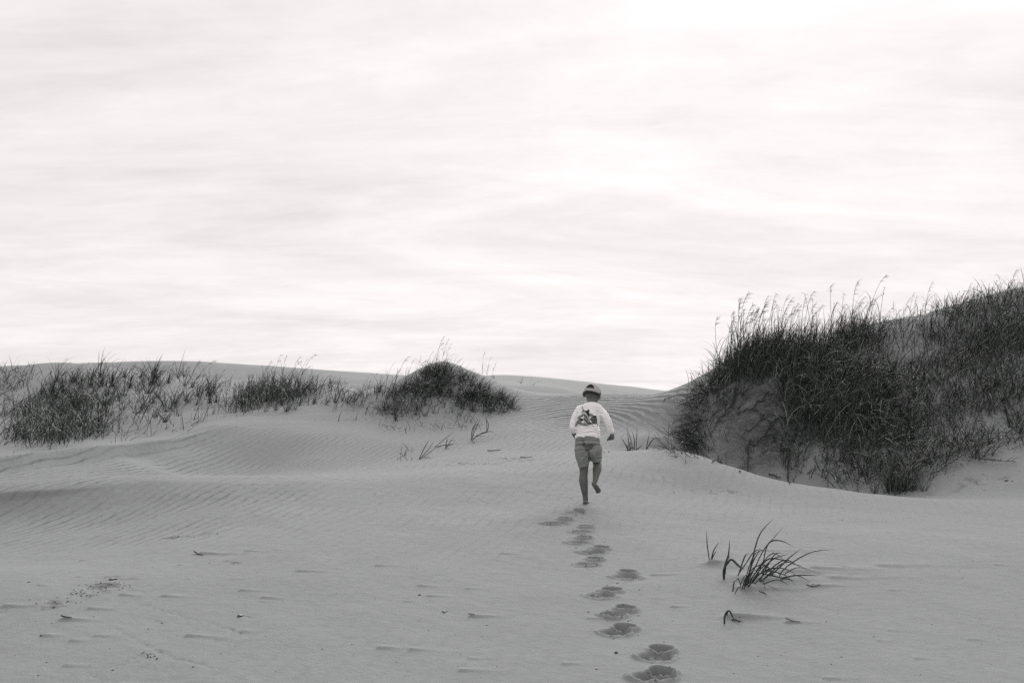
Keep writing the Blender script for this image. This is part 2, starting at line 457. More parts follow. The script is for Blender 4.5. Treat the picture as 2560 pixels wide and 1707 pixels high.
def full_height(x, y):
    z = base_height(x, y)
    coarse = np.zeros_like(x)
    near = (np.abs(x) < 14) & (y > 3) & (y < 26)
    idx = np.where(near)[0]
    xn, yn = x[idx], y[idx]
    dz = np.zeros(len(idx)); cn = np.zeros(len(idx)); bk = np.zeros(len(idx))
    # wind-cut lip at the left, a low scarp facing the camera
    for cl_, near_l, far_l in ((LIPA, 0.60, 1.3), (LIPB, 0.60, 1.3)):
        yl = np.interp(xn, cl_[:, 0], cl_[:, 1]) + 0.025 * np.sin(xn * 1.9) + 0.012 * np.sin(xn * 5.3 + 1)
        hl = np.interp(xn, cl_[:, 0], cl_[:, 2])
        dd = yn - yl
        fall = np.clip(1 + dd / near_l, 0, 1); fall = fall ** 1.25
        dz += hl * np.where(dd > 0, np.exp(-(dd / far_l) ** 2), fall)
    # a low undercut step where the near crest is freshest
    yl = np.interp(xn, LIPA[:, 0], LIPA[:, 1]) + 0.025 * np.sin(xn * 1.9) + 0.012 * np.sin(xn * 5.3 + 1)
    dd = yn - yl
    dz -= 0.040 * (1 - sstep(-4.6, -3.9, xn)) * (1 - sstep(-0.07, -0.01, dd)) * (1 - sstep(0.15, 0.7, -dd))
    # small wind scarps on the left dune between the grass
    sc_m = np.exp(-((xn + 6.3) / 2.2) ** 2 - ((yn - 18.6) / 2.2) ** 2)
    u = (yn - 0.55 * xn) * 1.1 + 1.2 * fbm(xn, yn, 0.35, 3, 21)
    saw = u - np.floor(u)
    dz += sc_m * 0.09 * (np.minimum(saw / 0.9, 1) - 0.5) * (saw < 0.9) 
    # eroded bank of the right dune: ledges, gullies, crumbs
    bx, by = 4.15, 15.2
    bm_ = np.exp(-((xn - bx) / 1.15) ** 4 - ((yn - by) / 1.0) ** 4)
    dz += bm_ * (0.20 * fbm(xn, yn, 2.0, 4, 31) + 0.14 * np.abs(fbm(xn, yn, 5.0, 3, 41)) + 0.05 * fbm(xn, yn, 13, 2, 51))
    bk[:] = bm_
    cn = np.maximum(cn, 0.70 * bm_ * sstep(-0.2, 0.35, fbm(xn, yn, 6, 3, 61)))
    # lumpiness under the grass of the big dune
    gm = sstep(13.2, 14.5, yn) * sstep(4.0, 5.2, xn)
    dz += gm * 0.06 * fbm(xn, yn, 1.9, 3, 71)
    # wind tails
    for tx, ty, ln, hg, wd in TAILS:
        k = np.where((xn > tx - 0.06) & (xn < tx + ln) & (np.abs(yn - ty) < 4 * wd + 0.08))[0]
        if not len(k): continue
        s_ = (xn[k] - tx) / ln
        cy = ty + 0.05 * ln * s_
        w_ = wd * (1 + 0.8 * s_)
        q = (yn[k] - cy) / w_
        prof = np.where(q < 0, np.exp(-(q / 0.55) ** 2), np.exp(-(q / 1.5) ** 2))
        dz[k] += hg * prof * sstep(-0.05, 0.06, s_) * (1 - np.clip(s_, 0, 1)) ** 1.3
    for mx, my, mw, ml, mh in MOUNDS:
        dz += mh * np.exp(-((xn - mx) / np.where(xn > mx, ml, mw)) ** 2 - ((yn - my) / mw) ** 2)
    # footprints
    for pit, cr, st in FP:
        st = st * 1.2
        k = np.where((np.abs(xn - pit[0]) < 0.6) & (np.abs(yn - pit[1]) < 0.8))[0]
        X, Y = xn[k], yn[k]
        ang = R(-12)
        ux, uy = X - pit[0], Y - pit[1]
        lx = ux * math.cos(ang) - uy * math.sin(ang); ly = ux * math.sin(ang) + uy * math.cos(ang)
        warp = 0.013 * fbm(X, Y, 9, 2, int(pit[0] * 50) % 97)
        e = np.hypot((lx + warp) / 0.062, (ly + warp) / 0.074)
        rough = fbm(X, Y, 26, 4, 5)
        clod = np.clip(fbm(X, Y, 38, 3, 8) * 2.2, 0, 0.9)
        sd_ = int(pit[0] * 731) % 7
        bowl = -0.090 * (1 - sstep(0.78, 1.0, e)) * (0.66 + 0.42 * np.clip(ly / 0.085, -1, 1)) * (0.9 + 0.3 * rough)
        rim = 0.016 * np.exp(-((e - 1.2) / 0.18) ** 2) * (0.6 + 0.8 * np.clip(-ly / 0.10, -0.6, 1)) * (0.95 + 0.35 * rough)
        vx, vy = X - cr[0], Y - cr[1]
        e2 = np.hypot((vx + 1.7 * warp) / (0.085 + 0.006 * sd_), (vy + 1.8 * warp) / 0.074)
        m2 = 1 - sstep(0.62, 1.02, e2)
        crumb = m2 * (-0.020 + 0.012 * rough + 0.011 * clod) + 0.012 * np.exp(-((e2 - 1.06) / 0.13) ** 2) * (0.6 + 0.9 * (rough + 0.3)) * (1 - sstep(0.0, 0.05, vy))
        dz[k] += st * (bowl + rim + crumb * (1 - 0.8 * (1 - sstep(0.6, 1.0, e))))
        cn[k] = np.maximum(cn[k], 0.22 * m2 * st * (e > 0.95))
    # beetle tracks
    k = np.where((xn > -6) & (xn < 0) & (yn < 8.5))[0]
    for tx, ty in TRACKS:
        kk = k[(np.abs(xn[k] - tx) < 0.05) & (np.abs(yn[k] - ty) < 0.06)]
        if len(kk):
            dz[kk] -= 0.0035 * np.exp(-((xn[kk] - tx) / 0.009) ** 2 - ((yn[kk] - ty) / 0.015) ** 2)
    for cx, cy, rx, ry in COARSE_W:
        q = np.hypot((xn - cx) / rx, (yn - cy) / ry) + 1.1 * fbm(xn, yn, 5.5, 4, 15)
        mk = 0.75 * (1 - sstep(0.0, 1.3, q)) * sstep(-0.15, 0.4, fbm(xn, yn, 14, 3, 17))
        cn = np.maximum(cn, mk)
        dz += mk * 0.012 * fbm(xn, yn, 16, 3, 25)
    # gentle hummocks in the near sand
    dz += 0.012 * fbm(xn, yn * 0.8, 2.6, 3, 35) * (1 - sstep(11, 14, yn))
    z[idx] += dz; coarse[idx] = cn
    bank = np.zeros_like(x); bank[idx] = bk
    return z, coarse, bank

def ripple_fields(x, y):
    ph = np.zeros_like(x); am = np.zeros_like(x)
    # left swale: crests run away from the camera
    u1 = 0.95 * x - 0.30 * y
    p1 = 2 * np.pi * u1 / 0.115
    m1 = (1 - sstep(-3.6, -0.8, x)) * sstep(7.2, 8.6, y) * (1 - sstep(12.6, 14.0, y))
    # rippled saddle: arcs wrapping round the hollow
    cx, cy = 0.9, 16.0
    p2 = 2 * np.pi * np.hypot(x - cx, y - cy) / 0.17
    m2 = np.exp(-((x - 2.0) / 1.9) ** 4 - ((y - 17.6) / 1.8) ** 4)
    yl_ = np.interp(x, LIPA[:, 0], LIPA[:, 1])
    m1 = m1 * (1 - 0.45 * np.exp(-((y - yl_ + 0.1) / 0.25) ** 2) * (x < -3))
    am = 0.66 * m1 + (0.11 + 0.08 * sstep(6.5, 8.5, y)) * sstep(3, 5, y) * (1 - sstep(20, 40, y))
    am += 0.30 * sstep(10.5, 12, y) * (1 - sstep(15, 17, y)) * (1 - sstep(0.2, 1.4, x)) * sstep(-6, -4.5, x)
    am += 0.06 * sstep(1.0, 2.2, x) * sstep(8, 10, y) * (1 - sstep(12, 13, y))
    return p1, am, p2, 1.25 * m2

dense = np.linspace(R(-31.5), R(31.5), 820)
side = np.linspace(R(31.5), R(328.5), 110)[1:-1]
ang = np.concatenate([dense, side])
rad = np.concatenate([np.array([0.3, 0.8, 1.5, 2.2, 2.8, 3.3]), np.arange(3.7, 4.6, 0.06), np.arange(4.6, 8.9, 0.0115), np.arange(8.9, 10.6, 0.02), np.arange(10.6, 14.4, 0.058), np.arange(14.4, 17.0, 0.024), np.arange(17.0, 21.5, 0.058)])
r_ = rad[-1]
step = 0.07
while r_ < 2500:
    step = min(step * 1.05, 0.35) if r_ < 60 else step * 1.12
    r_ += step
    rad = np.append(rad, r_)
AA, RR = np.meshgrid(ang, rad)
X = (RR * np.sin(AA)).ravel(); Y = (RR * np.cos(AA)).ravel()
Z, CO, BK = full_height(X, Y)
na, nr = len(ang), len(rad)
ii, jj = np.meshgrid(np.arange(nr - 1), np.arange(na), indexing='ij')
j2 = (jj + 1) % na
quads = np.stack([ii * na + jj, ii * na + j2, (ii + 1) * na + j2, (ii + 1) * na + jj], -1).reshape(-1, 4)
quads = quads[:, ::-1]
me = np_mesh('sand', np.stack([X, Y, Z], 1), quads, M_SAND)
PH, AM, PH2, AM2 = ripple_fields(X, Y)
for nm, arr in (('phase', PH), ('ripple', AM), ('phase_saddle', PH2), ('ripple_saddle', AM2), ('coarse', CO), ('bank', BK)):
    a_ = me.attributes.new(nm, 'FLOAT', 'POINT')
    a_.data.foreach_set('value', arr.astype(np.float32))
ground = bpy.data.objects.new('sand_ground', me)
C.objects.link(ground)
tag(ground, 'pale rippled dune sand with a line of footprints', None, None, 'structure')
print('terrain verts', len(X), 'quads', len(quads))

# ------------------------------------------------------------------ grass
def ribbons(root, ht, az, lean, curve, width, tone, segs=5, kink=None, twist=None, droop=None):
    """vectorised grass blades: arched tapering ribbons. Returns verts, quads, tone"""
    n = len(ht)
    root = np.asarray(root, float)
    th = np.array(lean, float)
    p = root.copy()
    hd = np.stack([np.cos(az), np.sin(az), np.zeros(n)], 1)
    sd = np.stack([-np.sin(az), np.cos(az), np.zeros(n)], 1)
    if twist is None: twist = rng.uniform(-1.0, 1.0, n)
    if kink is None: kink = np.where(rng.random(n) < 0.22, rng.uniform(0.35, 0.8, n), 2.0)
    kang = rng.uniform(0.6, 1.6, n)
    V, T = [], []
    for k in range(segs + 1):
        t = k / segs
        nrm = np.cos(th)[:, None] * -hd + np.sin(th)[:, None] * np.array([0, 0, 1.0])
        sv = sd * np.cos(twist)[:, None] + nrm * np.sin(twist)[:, None]
        w = width * (0.75 + 0.5 * t) * (1 - t ** 2.2) if k < segs else width * 0.04
        V.append(p - sv * (w * 0.5)[:, None]); V.append(p + sv * (w * 0.5)[:, None])
        T.append(tone); T.append(tone)
        dirv = np.cos(th)[:, None] * np.array([0, 0, 1.0]) + np.sin(th)[:, None] * hd
        p = p + dirv * (ht / segs)[:, None]
        th = th + curve / segs * (0.4 + 1.2 * t)
        th = th + np.where((t < kink) & (t + 1 / segs >= kink), kang, 0)
    V = np.stack(V, 1).reshape(-1, 3)
    T = np.stack(T, 1).reshape(-1)
    b = (np.arange(n) * 2 * (segs + 1))[:, None]
    k = np.arange(segs)[None, :] * 2
    q = np.stack([b + k, b + k + 1, b + k + 3, b + k + 2], -1).reshape(-1, 4)
    return V, q, T

def merge(parts):
    V, Q, T = [], [], []
    o = 0
    for v, q, t in parts:
        V.append(v); Q.append(q + o); T.append(t); o += len(v)
    return np.concatenate(V), np.concatenate(Q), np.concatenate(T)

def tone_mesh(name, vqt, mat):
    v, q, t = vqt
    me = np_mesh(name, v, q, mat)
    a = me.attributes.new('tone', 'FLOAT', 'POINT')
    a.data.foreach_set('value', t.astype(np.float32))
    return me

def tubes(paths, radii, tone=1.0, n=5):
    """list of polylines -> thin tapered tubes"""
    V, Q, T = [], [], []
    o = 0
    for pth, rd in zip(paths, radii):
        pth = np.asarray(pth, float); m = len(pth)
        rd = np.broadcast_to(np.asarray(rd, float), (m,))
        tan = np.gradient(pth, axis=0); tan /= np.linalg.norm(tan, axis=1)[:, None] + 1e-9
        ref = np.array([0.31, 0.9, 0.2])
        a = np.cross(tan, ref); a /= np.linalg.norm(a, axis=1)[:, None] + 1e-9
        b = np.cross(tan, a)
        ph = np.arange(n) * 2 * np.pi / n
        ring = pth[:, None, :] + rd[:, None, None] * (np.cos(ph)[None, :, None] * a[:, None, :] + np.sin(ph)[None, :, None] * b[:, None, :])
        V.append(ring.reshape(-1, 3))
        i, j = np.meshgrid(np.arange(m - 1), np.arange(n), indexing='ij')
        j2 = (j + 1) % n
        Q.append(np.stack([i * n + j, i * n + j2, (i + 1) * n + j2, (i + 1) * n + j], -1).reshape(-1, 4) + o)
        T.append(np.full(m * n, tone)); o += m * n
    return np.concatenate(V), np.concatenate(Q), np.concatenate(T)

def smooth_path(pl, n=14):
    """Catmull-Rom through the points"""
    p = np.asarray(pl, float)
    if len(p) == 2: 
        return p[0] + (p[1] - p[0]) * np.linspace(0, 1, n)[:, None]
    e = np.vstack([2 * p[0] - p[1], p, 2 * p[-1] - p[-2]])
    o = []
    for t in np.linspace(0, len(p) - 1 - 1e-6, n):
        i = int(t); f = t - i
        a, b, c, d = e[i], e[i + 1], e[i + 2], e[i + 3]
        o.append(0.5 * (2 * b + (c - a) * f + (2 * a - 5 * b + 4 * c - d) * f * f + (3 * b - a - 3 * c + d) * f ** 3))
    return np.array(o)

def in_poly(x, y, poly):
    inside = np.zeros(len(x), bool)
    n = len(poly)
    for i in range(n):
        x1, y1 = poly[i]; x2, y2 = poly[(i + 1) % n]
        c = ((y1 > y) != (y2 > y)) & (x < (x2 - x1) * (y - y1) / (y2 - y1 + 1e-12) + x1)
        inside ^= c
    return inside

def scatter(poly, n, jit=0.15, holes=(), clump=0.0, cf=3.0):
    """n root points on the sand seen inside a picture polygon"""
    xs = [p[0] for p in poly]; ys = [p[1] for p in poly]
    out_ = []
    tot = 0
    while tot < n:
        x = rng.uniform(min(xs), max(xs), n * 2); y = rng.uniform(min(ys), max(ys), n * 2)
        k = in_poly(x, y, poly)
        for h_, keep in holes:
            k &= ~(in_poly(x, y, h_) & (rng.random(len(x)) > keep))
        p = at(x[k], y[k])
        p = p[~np.isnan(p[:, 1])]
        if clump:
            c = fbm(p[:, 0], p[:, 1], cf, 3, 77) * 1.6 + 0.5
            p = p[rng.random(len(p)) < np.clip(1 - clump + clump * 2 * sstep(0.25, 0.75, c), 0, 1)]
        out_.append(p); tot += len(p)
    p = np.concatenate(out_)[:n]
    p[:, 0] += rng.normal(0, jit * 0.4, n); p[:, 1] += rng.normal(0, jit, n)
    p[:, 2] = gz(p[:, 0], p[:, 1]) - 0.03
    return p

def tones(n, pale=0.05):
    t = np.exp(rng.normal(-0.1, 0.55, n))
    k = rng.random(n) < pale
    t[k] = rng.uniform(2.5, 5.5, k.sum())
    return t

def field(roots, hmin, hmax, lean=(0.05, 0.5), curve=(0.4, 2.0), width=(0.008, 0.014), spread=1.2, pale=0.09, az0=0.0, segs=5):
    n = len(roots)
    return ribbons(roots, rng.uniform(hmin, hmax, n), rng.normal(az0, spread, n), rng.uniform(*lean, n), rng.uniform(*curve, n), rng.uniform(*width, n), tones(n, pale), segs)

def stuff(name, vqt, label, cat='grass', mat=None):
    o = bpy.data.objects.new(name, tone_mesh(name, vqt, mat or M_GRASS))
    C.objects.link(o)
    return tag(o, label, cat, None, 'stuff')

# --- dense growth, too many blades to count
BIG = [(1640,872),(1665,842),(1720,812),(1800,796),(1900,784),(2000,752),(2120,724),(2200,694),(2352,656),(2480,630),(2480,920),(2352,905),(2200,955),(2120,990),(2050,1010),(1930,1020),(1850,960),(1800,890),(1740,872)]
SANDY = [(1985,770),(2060,735),(2125,725),(2150,745),(2090,790),(2060,840),(1990,830)]
BARE2 = [(2180,860),(2352,840),(2352,920),(2230,930)]
BANK_TOP = [(1625,895),(1645,860),(1690,828),(1760,802),(1900,784),(1990,755),(1990,790),(1900,830),(1800,850),(1700,872),(1650,900)]
top_edge = scatter(BANK_TOP, 2300, 0.25, clump=0.75, cf=1.8)
big = scatter(BIG, 6000, 0.2, [(SANDY, 0.85), (BARE2, 0.9)], clump=0.85, cf=1.5)
core = scatter([(1780,880),(1850,830),(2050,850),(2120,930),(2080,1020),(1930,1040),(1850,1000),(1800,940)], 2600, 0.2, clump=0.7, cf=1.7)
rtop = scatter([(2120,734),(2200,708),(2480,650),(2480,800),(2200,850),(2130,800)], 1900, 0.25, clump=0.7, cf=1.7)
rmid = scatter([(2120,800),(2200,760),(2480,720),(2480,960),(2352,960),(2200,960),(2130,900)], 1500, 0.2, clump=0.85, cf=1.8)
ramp = scatter([(1598,902),(1640,862),(1690,830),(1720,815),(1720,845),(1660,880),(1620,920)], 520, 0.3, clump=0.5, cf=3)
low = scatter([(1800,960),(1850,1000),(2050,1000),(2352,900),(2400,1010),(2250,1050),(2100,1100),(1950,1120),(1800,1080),(1760,1000)], 2300, 0.12, clump=0.85, cf=1.4)
face = scatter([(1660,880),(1740,868),(1800,900),(1850,1000),(1830,1070),(1700,1040),(1640,1010)], 420, 0.08, clump=0.9, cf=2.5)
roots_ = scatter([(1650,890),(1740,868),(1800,900),(1850,1000),(1800,1060),(1700,1030),(1640,1000)], 380, 0.05, clump=0.7, cf=3.5)
stuff('dune_grass', merge([
    field(top_edge, 0.25, 0.72, (0.0, 0.45), (0.2, 1.9), spread=1.1, az0=0.1),
    field(big, 0.20, 0.60, (0.05, 0.8), (0.5, 2.6), spread=1.8),
    field(core, 0.30, 0.75, (0.1, 0.8), (0.7, 2.8), spread=1.5, pale=0.16),
    field(rtop, 0.22, 0.55, (0.05, 0.6), (0.4, 2.2), spread=1.4),
    field(rmid, 0.18, 0.5, (0.1, 0.9), (0.3, 2.2), spread=1.9),
    field(ramp, 0.10, 0.42, (0.0, 1.0), (0.0, 1.8), spread=2.2),
    field(low, 0.12, 0.48, (0.2, 1.3), (0.3, 2.2), spread=2.2),
    field(roots_, 0.15, 0.60, (1.7, 2.9), (-0.5, 0.5), (0.004, 0.007), 1.1, 0.06, -math.pi / 2),
    field(face, 0.10, 0.40, (0.6, 2.4), (-0.5, 1.5), (0.006, 0.010), 2.2)]),
    'dense dark beach grass covering the large steep dune on the right')
# dead blades hanging down the left end of the bank
hang = scatter([(1590,915),(1625,872),(1665,850),(1680,870),(1650,905),(1630,950),(1612,1010),(1585,1035),(1570,1028)], 900, 0.1, clump=0.4, cf=3)
hang2 = scatter([(1530,1035),(1570,1012),(1610,1000),(1650,1045),(1600,1052)], 600, 0.2, clump=0.3)
hang3 = scatter([(1650,880),(1720,868),(1800,885),(1800,905),(1700,895),(1655,915)], 320, 0.08)
stuff('hanging_dead_grass', merge([
    field(hang, 0.20, 0.62, (1.0, 2.6), (-0.4, 1.2), (0.007, 0.012), 0.6, 0.04, math.pi * 1.05),
    field(hang2, 0.12, 0.50, (0.7, 1.6), (-0.4, 0.6), (0.007, 0.012), 0.8, 0.04, math.pi * 1.05),
    field(hang3, 0.12, 0.45, (1.6, 2.9), (-0.3, 0.6), (0.006, 0.010), 0.9, 0.05, -math.pi / 2)]),
    'dark dead grass hanging over the left end of the eroded bank')
mound = scatter([(868,950),(900,905),(935,880),(965,858),(1000,838),(1030,838),(1050,865),(1020,915),(975,940),(920,955)], 1500, 0.12, clump=0.7, cf=2.4)
mface = scatter([(1000,850),(1050,845),(1090,880),(1150,905),(1185,942),(1120,950),(1060,935),(1000,905)], 1050, 0.08, clump=0.8, cf=2.4)
mright = scatter([(1060,895),(1120,905),(1170,915),(1190,946),(1130,944),(1075,920)], 700, 0.08, clump=0.8, cf=2.5)
mlow = scatter([(830,950),(950,930),(1080,930),(1180,945),(1100,985),(900,990)], 260, 0.1, clump=0.95, cf=2)
stuff('mound_grass', merge([
    field(mound, 0.10, 0.40, (0.1, 1.1), (0.2, 2.4), spread=1.8),
    field(mface, 0.12, 0.40, (0.4, 1.4), (0.0, 1.8), spread=1.7, az0=-0.5),
    field(mright, 0.12, 0.36, (0.5, 1.4), (0.0, 1.5), spread=1.3, az0=-0.5),
    field(mlow, 0.08, 0.3, (0.3, 1.5), (0.0, 1.4), (0.006, 0.011), 2.0)]),
    'tangled low beach grass covering the small central sand mound')
d2 = scatter([(525,938),(555,905),(600,885),(670,880),(720,895),(700,918),(640,928),(560,950)], 1150, 0.25, clump=0.75, cf=2.2)
d2b = scatter([(700,890),(760,875),(880,890),(900,920),(860,940),(760,935),(700,925)], 420, 0.12, clump=0.9, cf=2)
stuff('ridge_grass', merge([
    field(d2, 0.14, 0.66, (0.05, 0.9), (0.2, 2.2), spread=1.6, az0=0.2),
    field(d2b, 0.12, 0.45, (0.2, 1.3), (0.0, 1.8), (0.007, 0.012), 1.3, az0=0.0)]),
    'thick dark grass patch on the low ridge left of the central mound')
la = scatter([(20,1015),(0,950),(40,930),(110,905),(190,905),(225,955),(240,1000),(120,1028)], 1500, 0.3, clump=0.85, cf=1.6)
lb = scatter([(-120,845),(0,848),(80,848),(70,885),(0,930),(-120,940)], 800, 0.25, clump=0.6)
lc = scatter([(0,960),(60,920),(150,870),(300,862),(500,850),(560,890),(430,995),(250,1005),(0,1015)], 900, 0.2, clump=0.95, cf=1.2)
stuff('slope_grass', merge([
    field(la, 0.14, 0.62, (0.1, 1.0), (0.3, 2.4), spread=1.7),
    field(lb, 0.12, 0.42, (0.1, 0.9), (0.3, 2.2), spread=1.7),
    field(lc, 0.12, 0.55, (0.1, 1.2), (0.1, 2.0), spread=1.7)]),
    'thick dark grass patches on the long dune slope at far left')

# --- tufts one can pick out
def tuft_mesh(i, n, hmin, hmax, spread, az0=0.1, lean=(0.05, 0.7)):
    roots = np.zeros((n, 3)); rr = np.abs(rng.normal(0, 0.035, n)); aa = rng.uniform(0, 6.28, n)
    roots[:, 0] = rr * np.cos(aa); roots[:, 1] = rr * np.sin(aa); roots[:, 2] = -0.04
    return tone_mesh('grass_tuft', field(roots, hmin, hmax, lean, (0.2, 1.9), (0.008, 0.013), spread, 0.07, az0), M_GRASS)
TUFTS = [tuft_mesh(i, int(rng.integers(9, 26)), 0.14, 0.55, 1.5) for i in range(14)]
SPRIGS = [tuft_mesh(i, int(rng.integers(3, 8)), 0.10, 0.38, 1.3, lean=(0.1, 1.1)) for i in range(10)]
ORD1 = ['', 'first', 'second', 'third', 'fourth', 'fifth', 'sixth', 'seventh', 'eighth', 'ninth', 'tenth', 'eleventh', 'twelfth', 'thirteenth', 'fourteenth', 'fifteenth', 'sixteenth', 'seventeenth', 'eighteenth', 'nineteenth']
TENS = ['', '', 'twent', 'thirt', 'fort', 'fift', 'sixt', 'sevent', 'eight', 'ninet']
def ordinal(n):
    if n < 20: return ORD1[n]
    return TENS[n // 10] + ('ieth' if n % 10 == 0 else 'y-' + ORD1[n % 10])
REG = {}
def number_labels():
    """where look-alikes grow together, name each by its size and by its count from the left"""
    for lb, obs in REG.items():
        obs.sort(key=lambda o: o.location.x / max(o.location.y, 0.1))
        if len(obs) == 1: continue
        zs = sorted(o.scale[2] for o in obs)
        for i, o in enumerate(obs):
            big_ = o.scale[2] > zs[(2 * len(zs)) // 3]; sm_ = o.scale[2] < zs[len(zs) // 3]
            end = 'leftmost' if i == 0 else 'rightmost' if i == len(obs) - 1 else ordinal(i + 1) + ' from the left'
            o['label'] = ('taller ' if big_ else 'shorter ' if sm_ else '') + lb + ', ' + end
def put_tuft(p, meshes, scale, label, group, name='grass_tuft'):
    o = bpy.data.objects.new(name, meshes[random.randrange(len(meshes))])
    C.objects.link(o)
    o.location = (p[0], p[1], gz(p[0], p[1]))
    o.rotation_euler = (0, 0, random.uniform(-0.6, 0.6))
    o.scale = (scale, scale * random.choice((-1, 1)), scale * random.uniform(0.85, 1.2))
    REG.setdefault(label, []).append(o)
    return tag(o, label, 'grass tuft' if name == 'grass_tuft' else 'grass sprig', group)
for p in scatter([(60,935),(130,870),(300,862),(470,858),(560,880),(540,905),(430,960),(330,985),(240,1005),(100,1010),(0,1000)], 100, 0.1, clump=0.97, cf=0.9):
    band = 'grass tuft on the upper left dune slope under the skyline' if p[1] > 21.3 else 'grass tuft halfway up the left dune slope' if p[1] > 17.8 else 'grass tuft low on the left dune slope'
    put_tuft(p, TUFTS, random.uniform(0.9, 1.55), band, 'tufts on the left dune slope')
for x, y in ((285,1018),(265,1015),(325,995),(345,1000),(375,985),(445,965),(470,955),(490,950),(505,960),(240,1000),(10,1020),(25,1048),(65,1045)):
    put_tuft(at1(x, y), SPRIGS, random.uniform(0.9, 1.3), 'small grass sprig at the sandy foot of the left dune', 'sprigs at the foot of the left dune', 'grass_sprig')
for p in scatter([(885,935),(960,860),(1030,835),(1120,880),(1185,940),(1050,960),(900,965)], 34, 0.06):
    put_tuft(p, TUFTS, random.uniform(0.5, 0.9), 'grass tuft rooted on the central mound', 'tufts on the central mound')
for p in scatter([(530,940),(600,890),(720,890),(880,890),(900,920),(760,935),(600,950)], 36, 0.08):
    put_tuft(p, TUFTS, random.uniform(0.6, 1.0), 'grass tuft on the ridge left of the mound', 'tufts on the low ridge')
for x, y in ((1320,1020),(1360,990),(1410,960),(1400,1025),(870,735),(965,680),(835,660),(1190,730),(1150,680),(1330,730),(1450,720),(1470,775),(1570,765),(1750,785),(1840,750),
             (1790,660),(1070,680),(800,600),(740,630),(500,620),(570,610),(630,600),(990,730),(1600,680),(1650,640)):
    q = at1((550 + x / 2.94) * 0.91875, (800 + y / 2.94) * 0.91875)
    put_tuft(q, SPRIGS, random.uniform(0.65, 1.05), 'grass sprig on bare sand below the central mound', 'sprigs below the central mound', 'grass_sprig')
for p in scatter([(1900,1030),(2352,960),(2352,1010),(2150,1080),(2000,1100),(1870,1080)], 42, 0.05):
    put_tuft(p, TUFTS, random.uniform(0.5, 0.95), 'grass tuft at the foot of the right dune', 'tufts at the foot of the right dune')
for p in scatter([(1990,1105),(2120,1115),(2125,1142),(2000,1128)], 16, 0.1):
    put_tuft(p, TUFTS, random.uniform(0.8, 1.1), 'upright grass tuft behind the near right crest', 'tufts behind the near crest')

# --- explicit sprigs, drawn blade by blade
def blade_mesh(path, w0, name, face=(0, -1, 0)):
    """one real leaf: a folded, tapering strip with a midrib, two-sided with thickness"""
    p = smooth_path(path, 12)
    n = len(p)
    tan = np.gradient(p, axis=0); tan /= np.linalg.norm(tan, axis=1)[:, None] + 1e-9
    fc = np.array(face, float); fc = fc / np.linalg.norm(fc)
    sd = np.cross(tan, fc); sd /= np.linalg.norm(sd, axis=1)[:, None] + 1e-9
    nm = np.cross(sd, tan)
    t = np.linspace(0, 1, n)
    w = w0 * (0.7 + 0.6 * t) * (1 - t ** 2.5) + 0.0006
    rows = [p - sd * (w / 2)[:, None] + nm * (w * 0.18)[:, None], p - nm * (w * 0.08)[:, None], p + sd * (w / 2)[:, None] + nm * (w * 0.18)[:, None],
            p + nm * (w * 0.05 + 0.0008)[:, None]]
    V = np.stack(rows, 1).reshape(-1, 3)
    i, j = np.meshgrid(np.arange(n - 1), np.arange(4), indexing='ij')
    j2 = (j + 1) % 4
    Q = np.stack([i * 4 + j, i * 4 + j2, (i + 1) * 4 + j2, (i + 1) * 4 + j], -1).reshape(-1, 4)
    return tone_mesh(name, (V, Q, np.full(len(V), math.exp(random.gauss(0, 0.25)))), M_GRASS)

def drawn_sprig(name, label, cat, lines, conv, w0, group=None, lift=0.0, spread=0.05):
    base_ = at1(*conv(*lines[0][0]))
    root = bpy.data.objects.new(name, None)
    C.objects.link(root)
    root.location = base_
    root.empty_display_size = 0.05
    tag(root, label, cat, group)
    for ln in lines:
        pp = []
        r0 = at1(*conv(*ln[0]))
        if abs(r0[1] - base_[1]) > 0.35: r0 = np.array([r0[0], base_[1], gz(r0[0], base_[1])])
        d0 = r0[1]; dd = random.uniform(-spread, spread)
        for k, q in enumerate(ln):
            cx, cy = conv(*q)
            d = d0 + dd * k / max(1, len(ln) - 1)
            w = P(cx, cy, d)
            g = gz(w[0], w[1])
            if w[2] < g + 0.006:
                h_ = at1(cx, cy)
                if not np.isnan(h_[1]) and abs(h_[1] - d) < 0.6: w = h_
                w[2] = max(gz(w[0], w[1]), w[2]) + 0.01
            pp.append(w)
        pp[0] = pp[0] - np.array([0, 0, 0.02])
        me_ = blade_mesh(np.array(pp) - base_, w0 * random.uniform(0.8, 1.25), 'blade', (random.uniform(-0.7, 0.7), -1, random.uniform(-0.2, 0.6)))
        o = bpy.data.objects.new('blade', me_)
        C.objects.link(o); o.parent = root
    return root
cv5 = lambda x, y: ((1300 + x / 2.613) * 0.91875, (1220 + y / 2.613) * 0.91875)
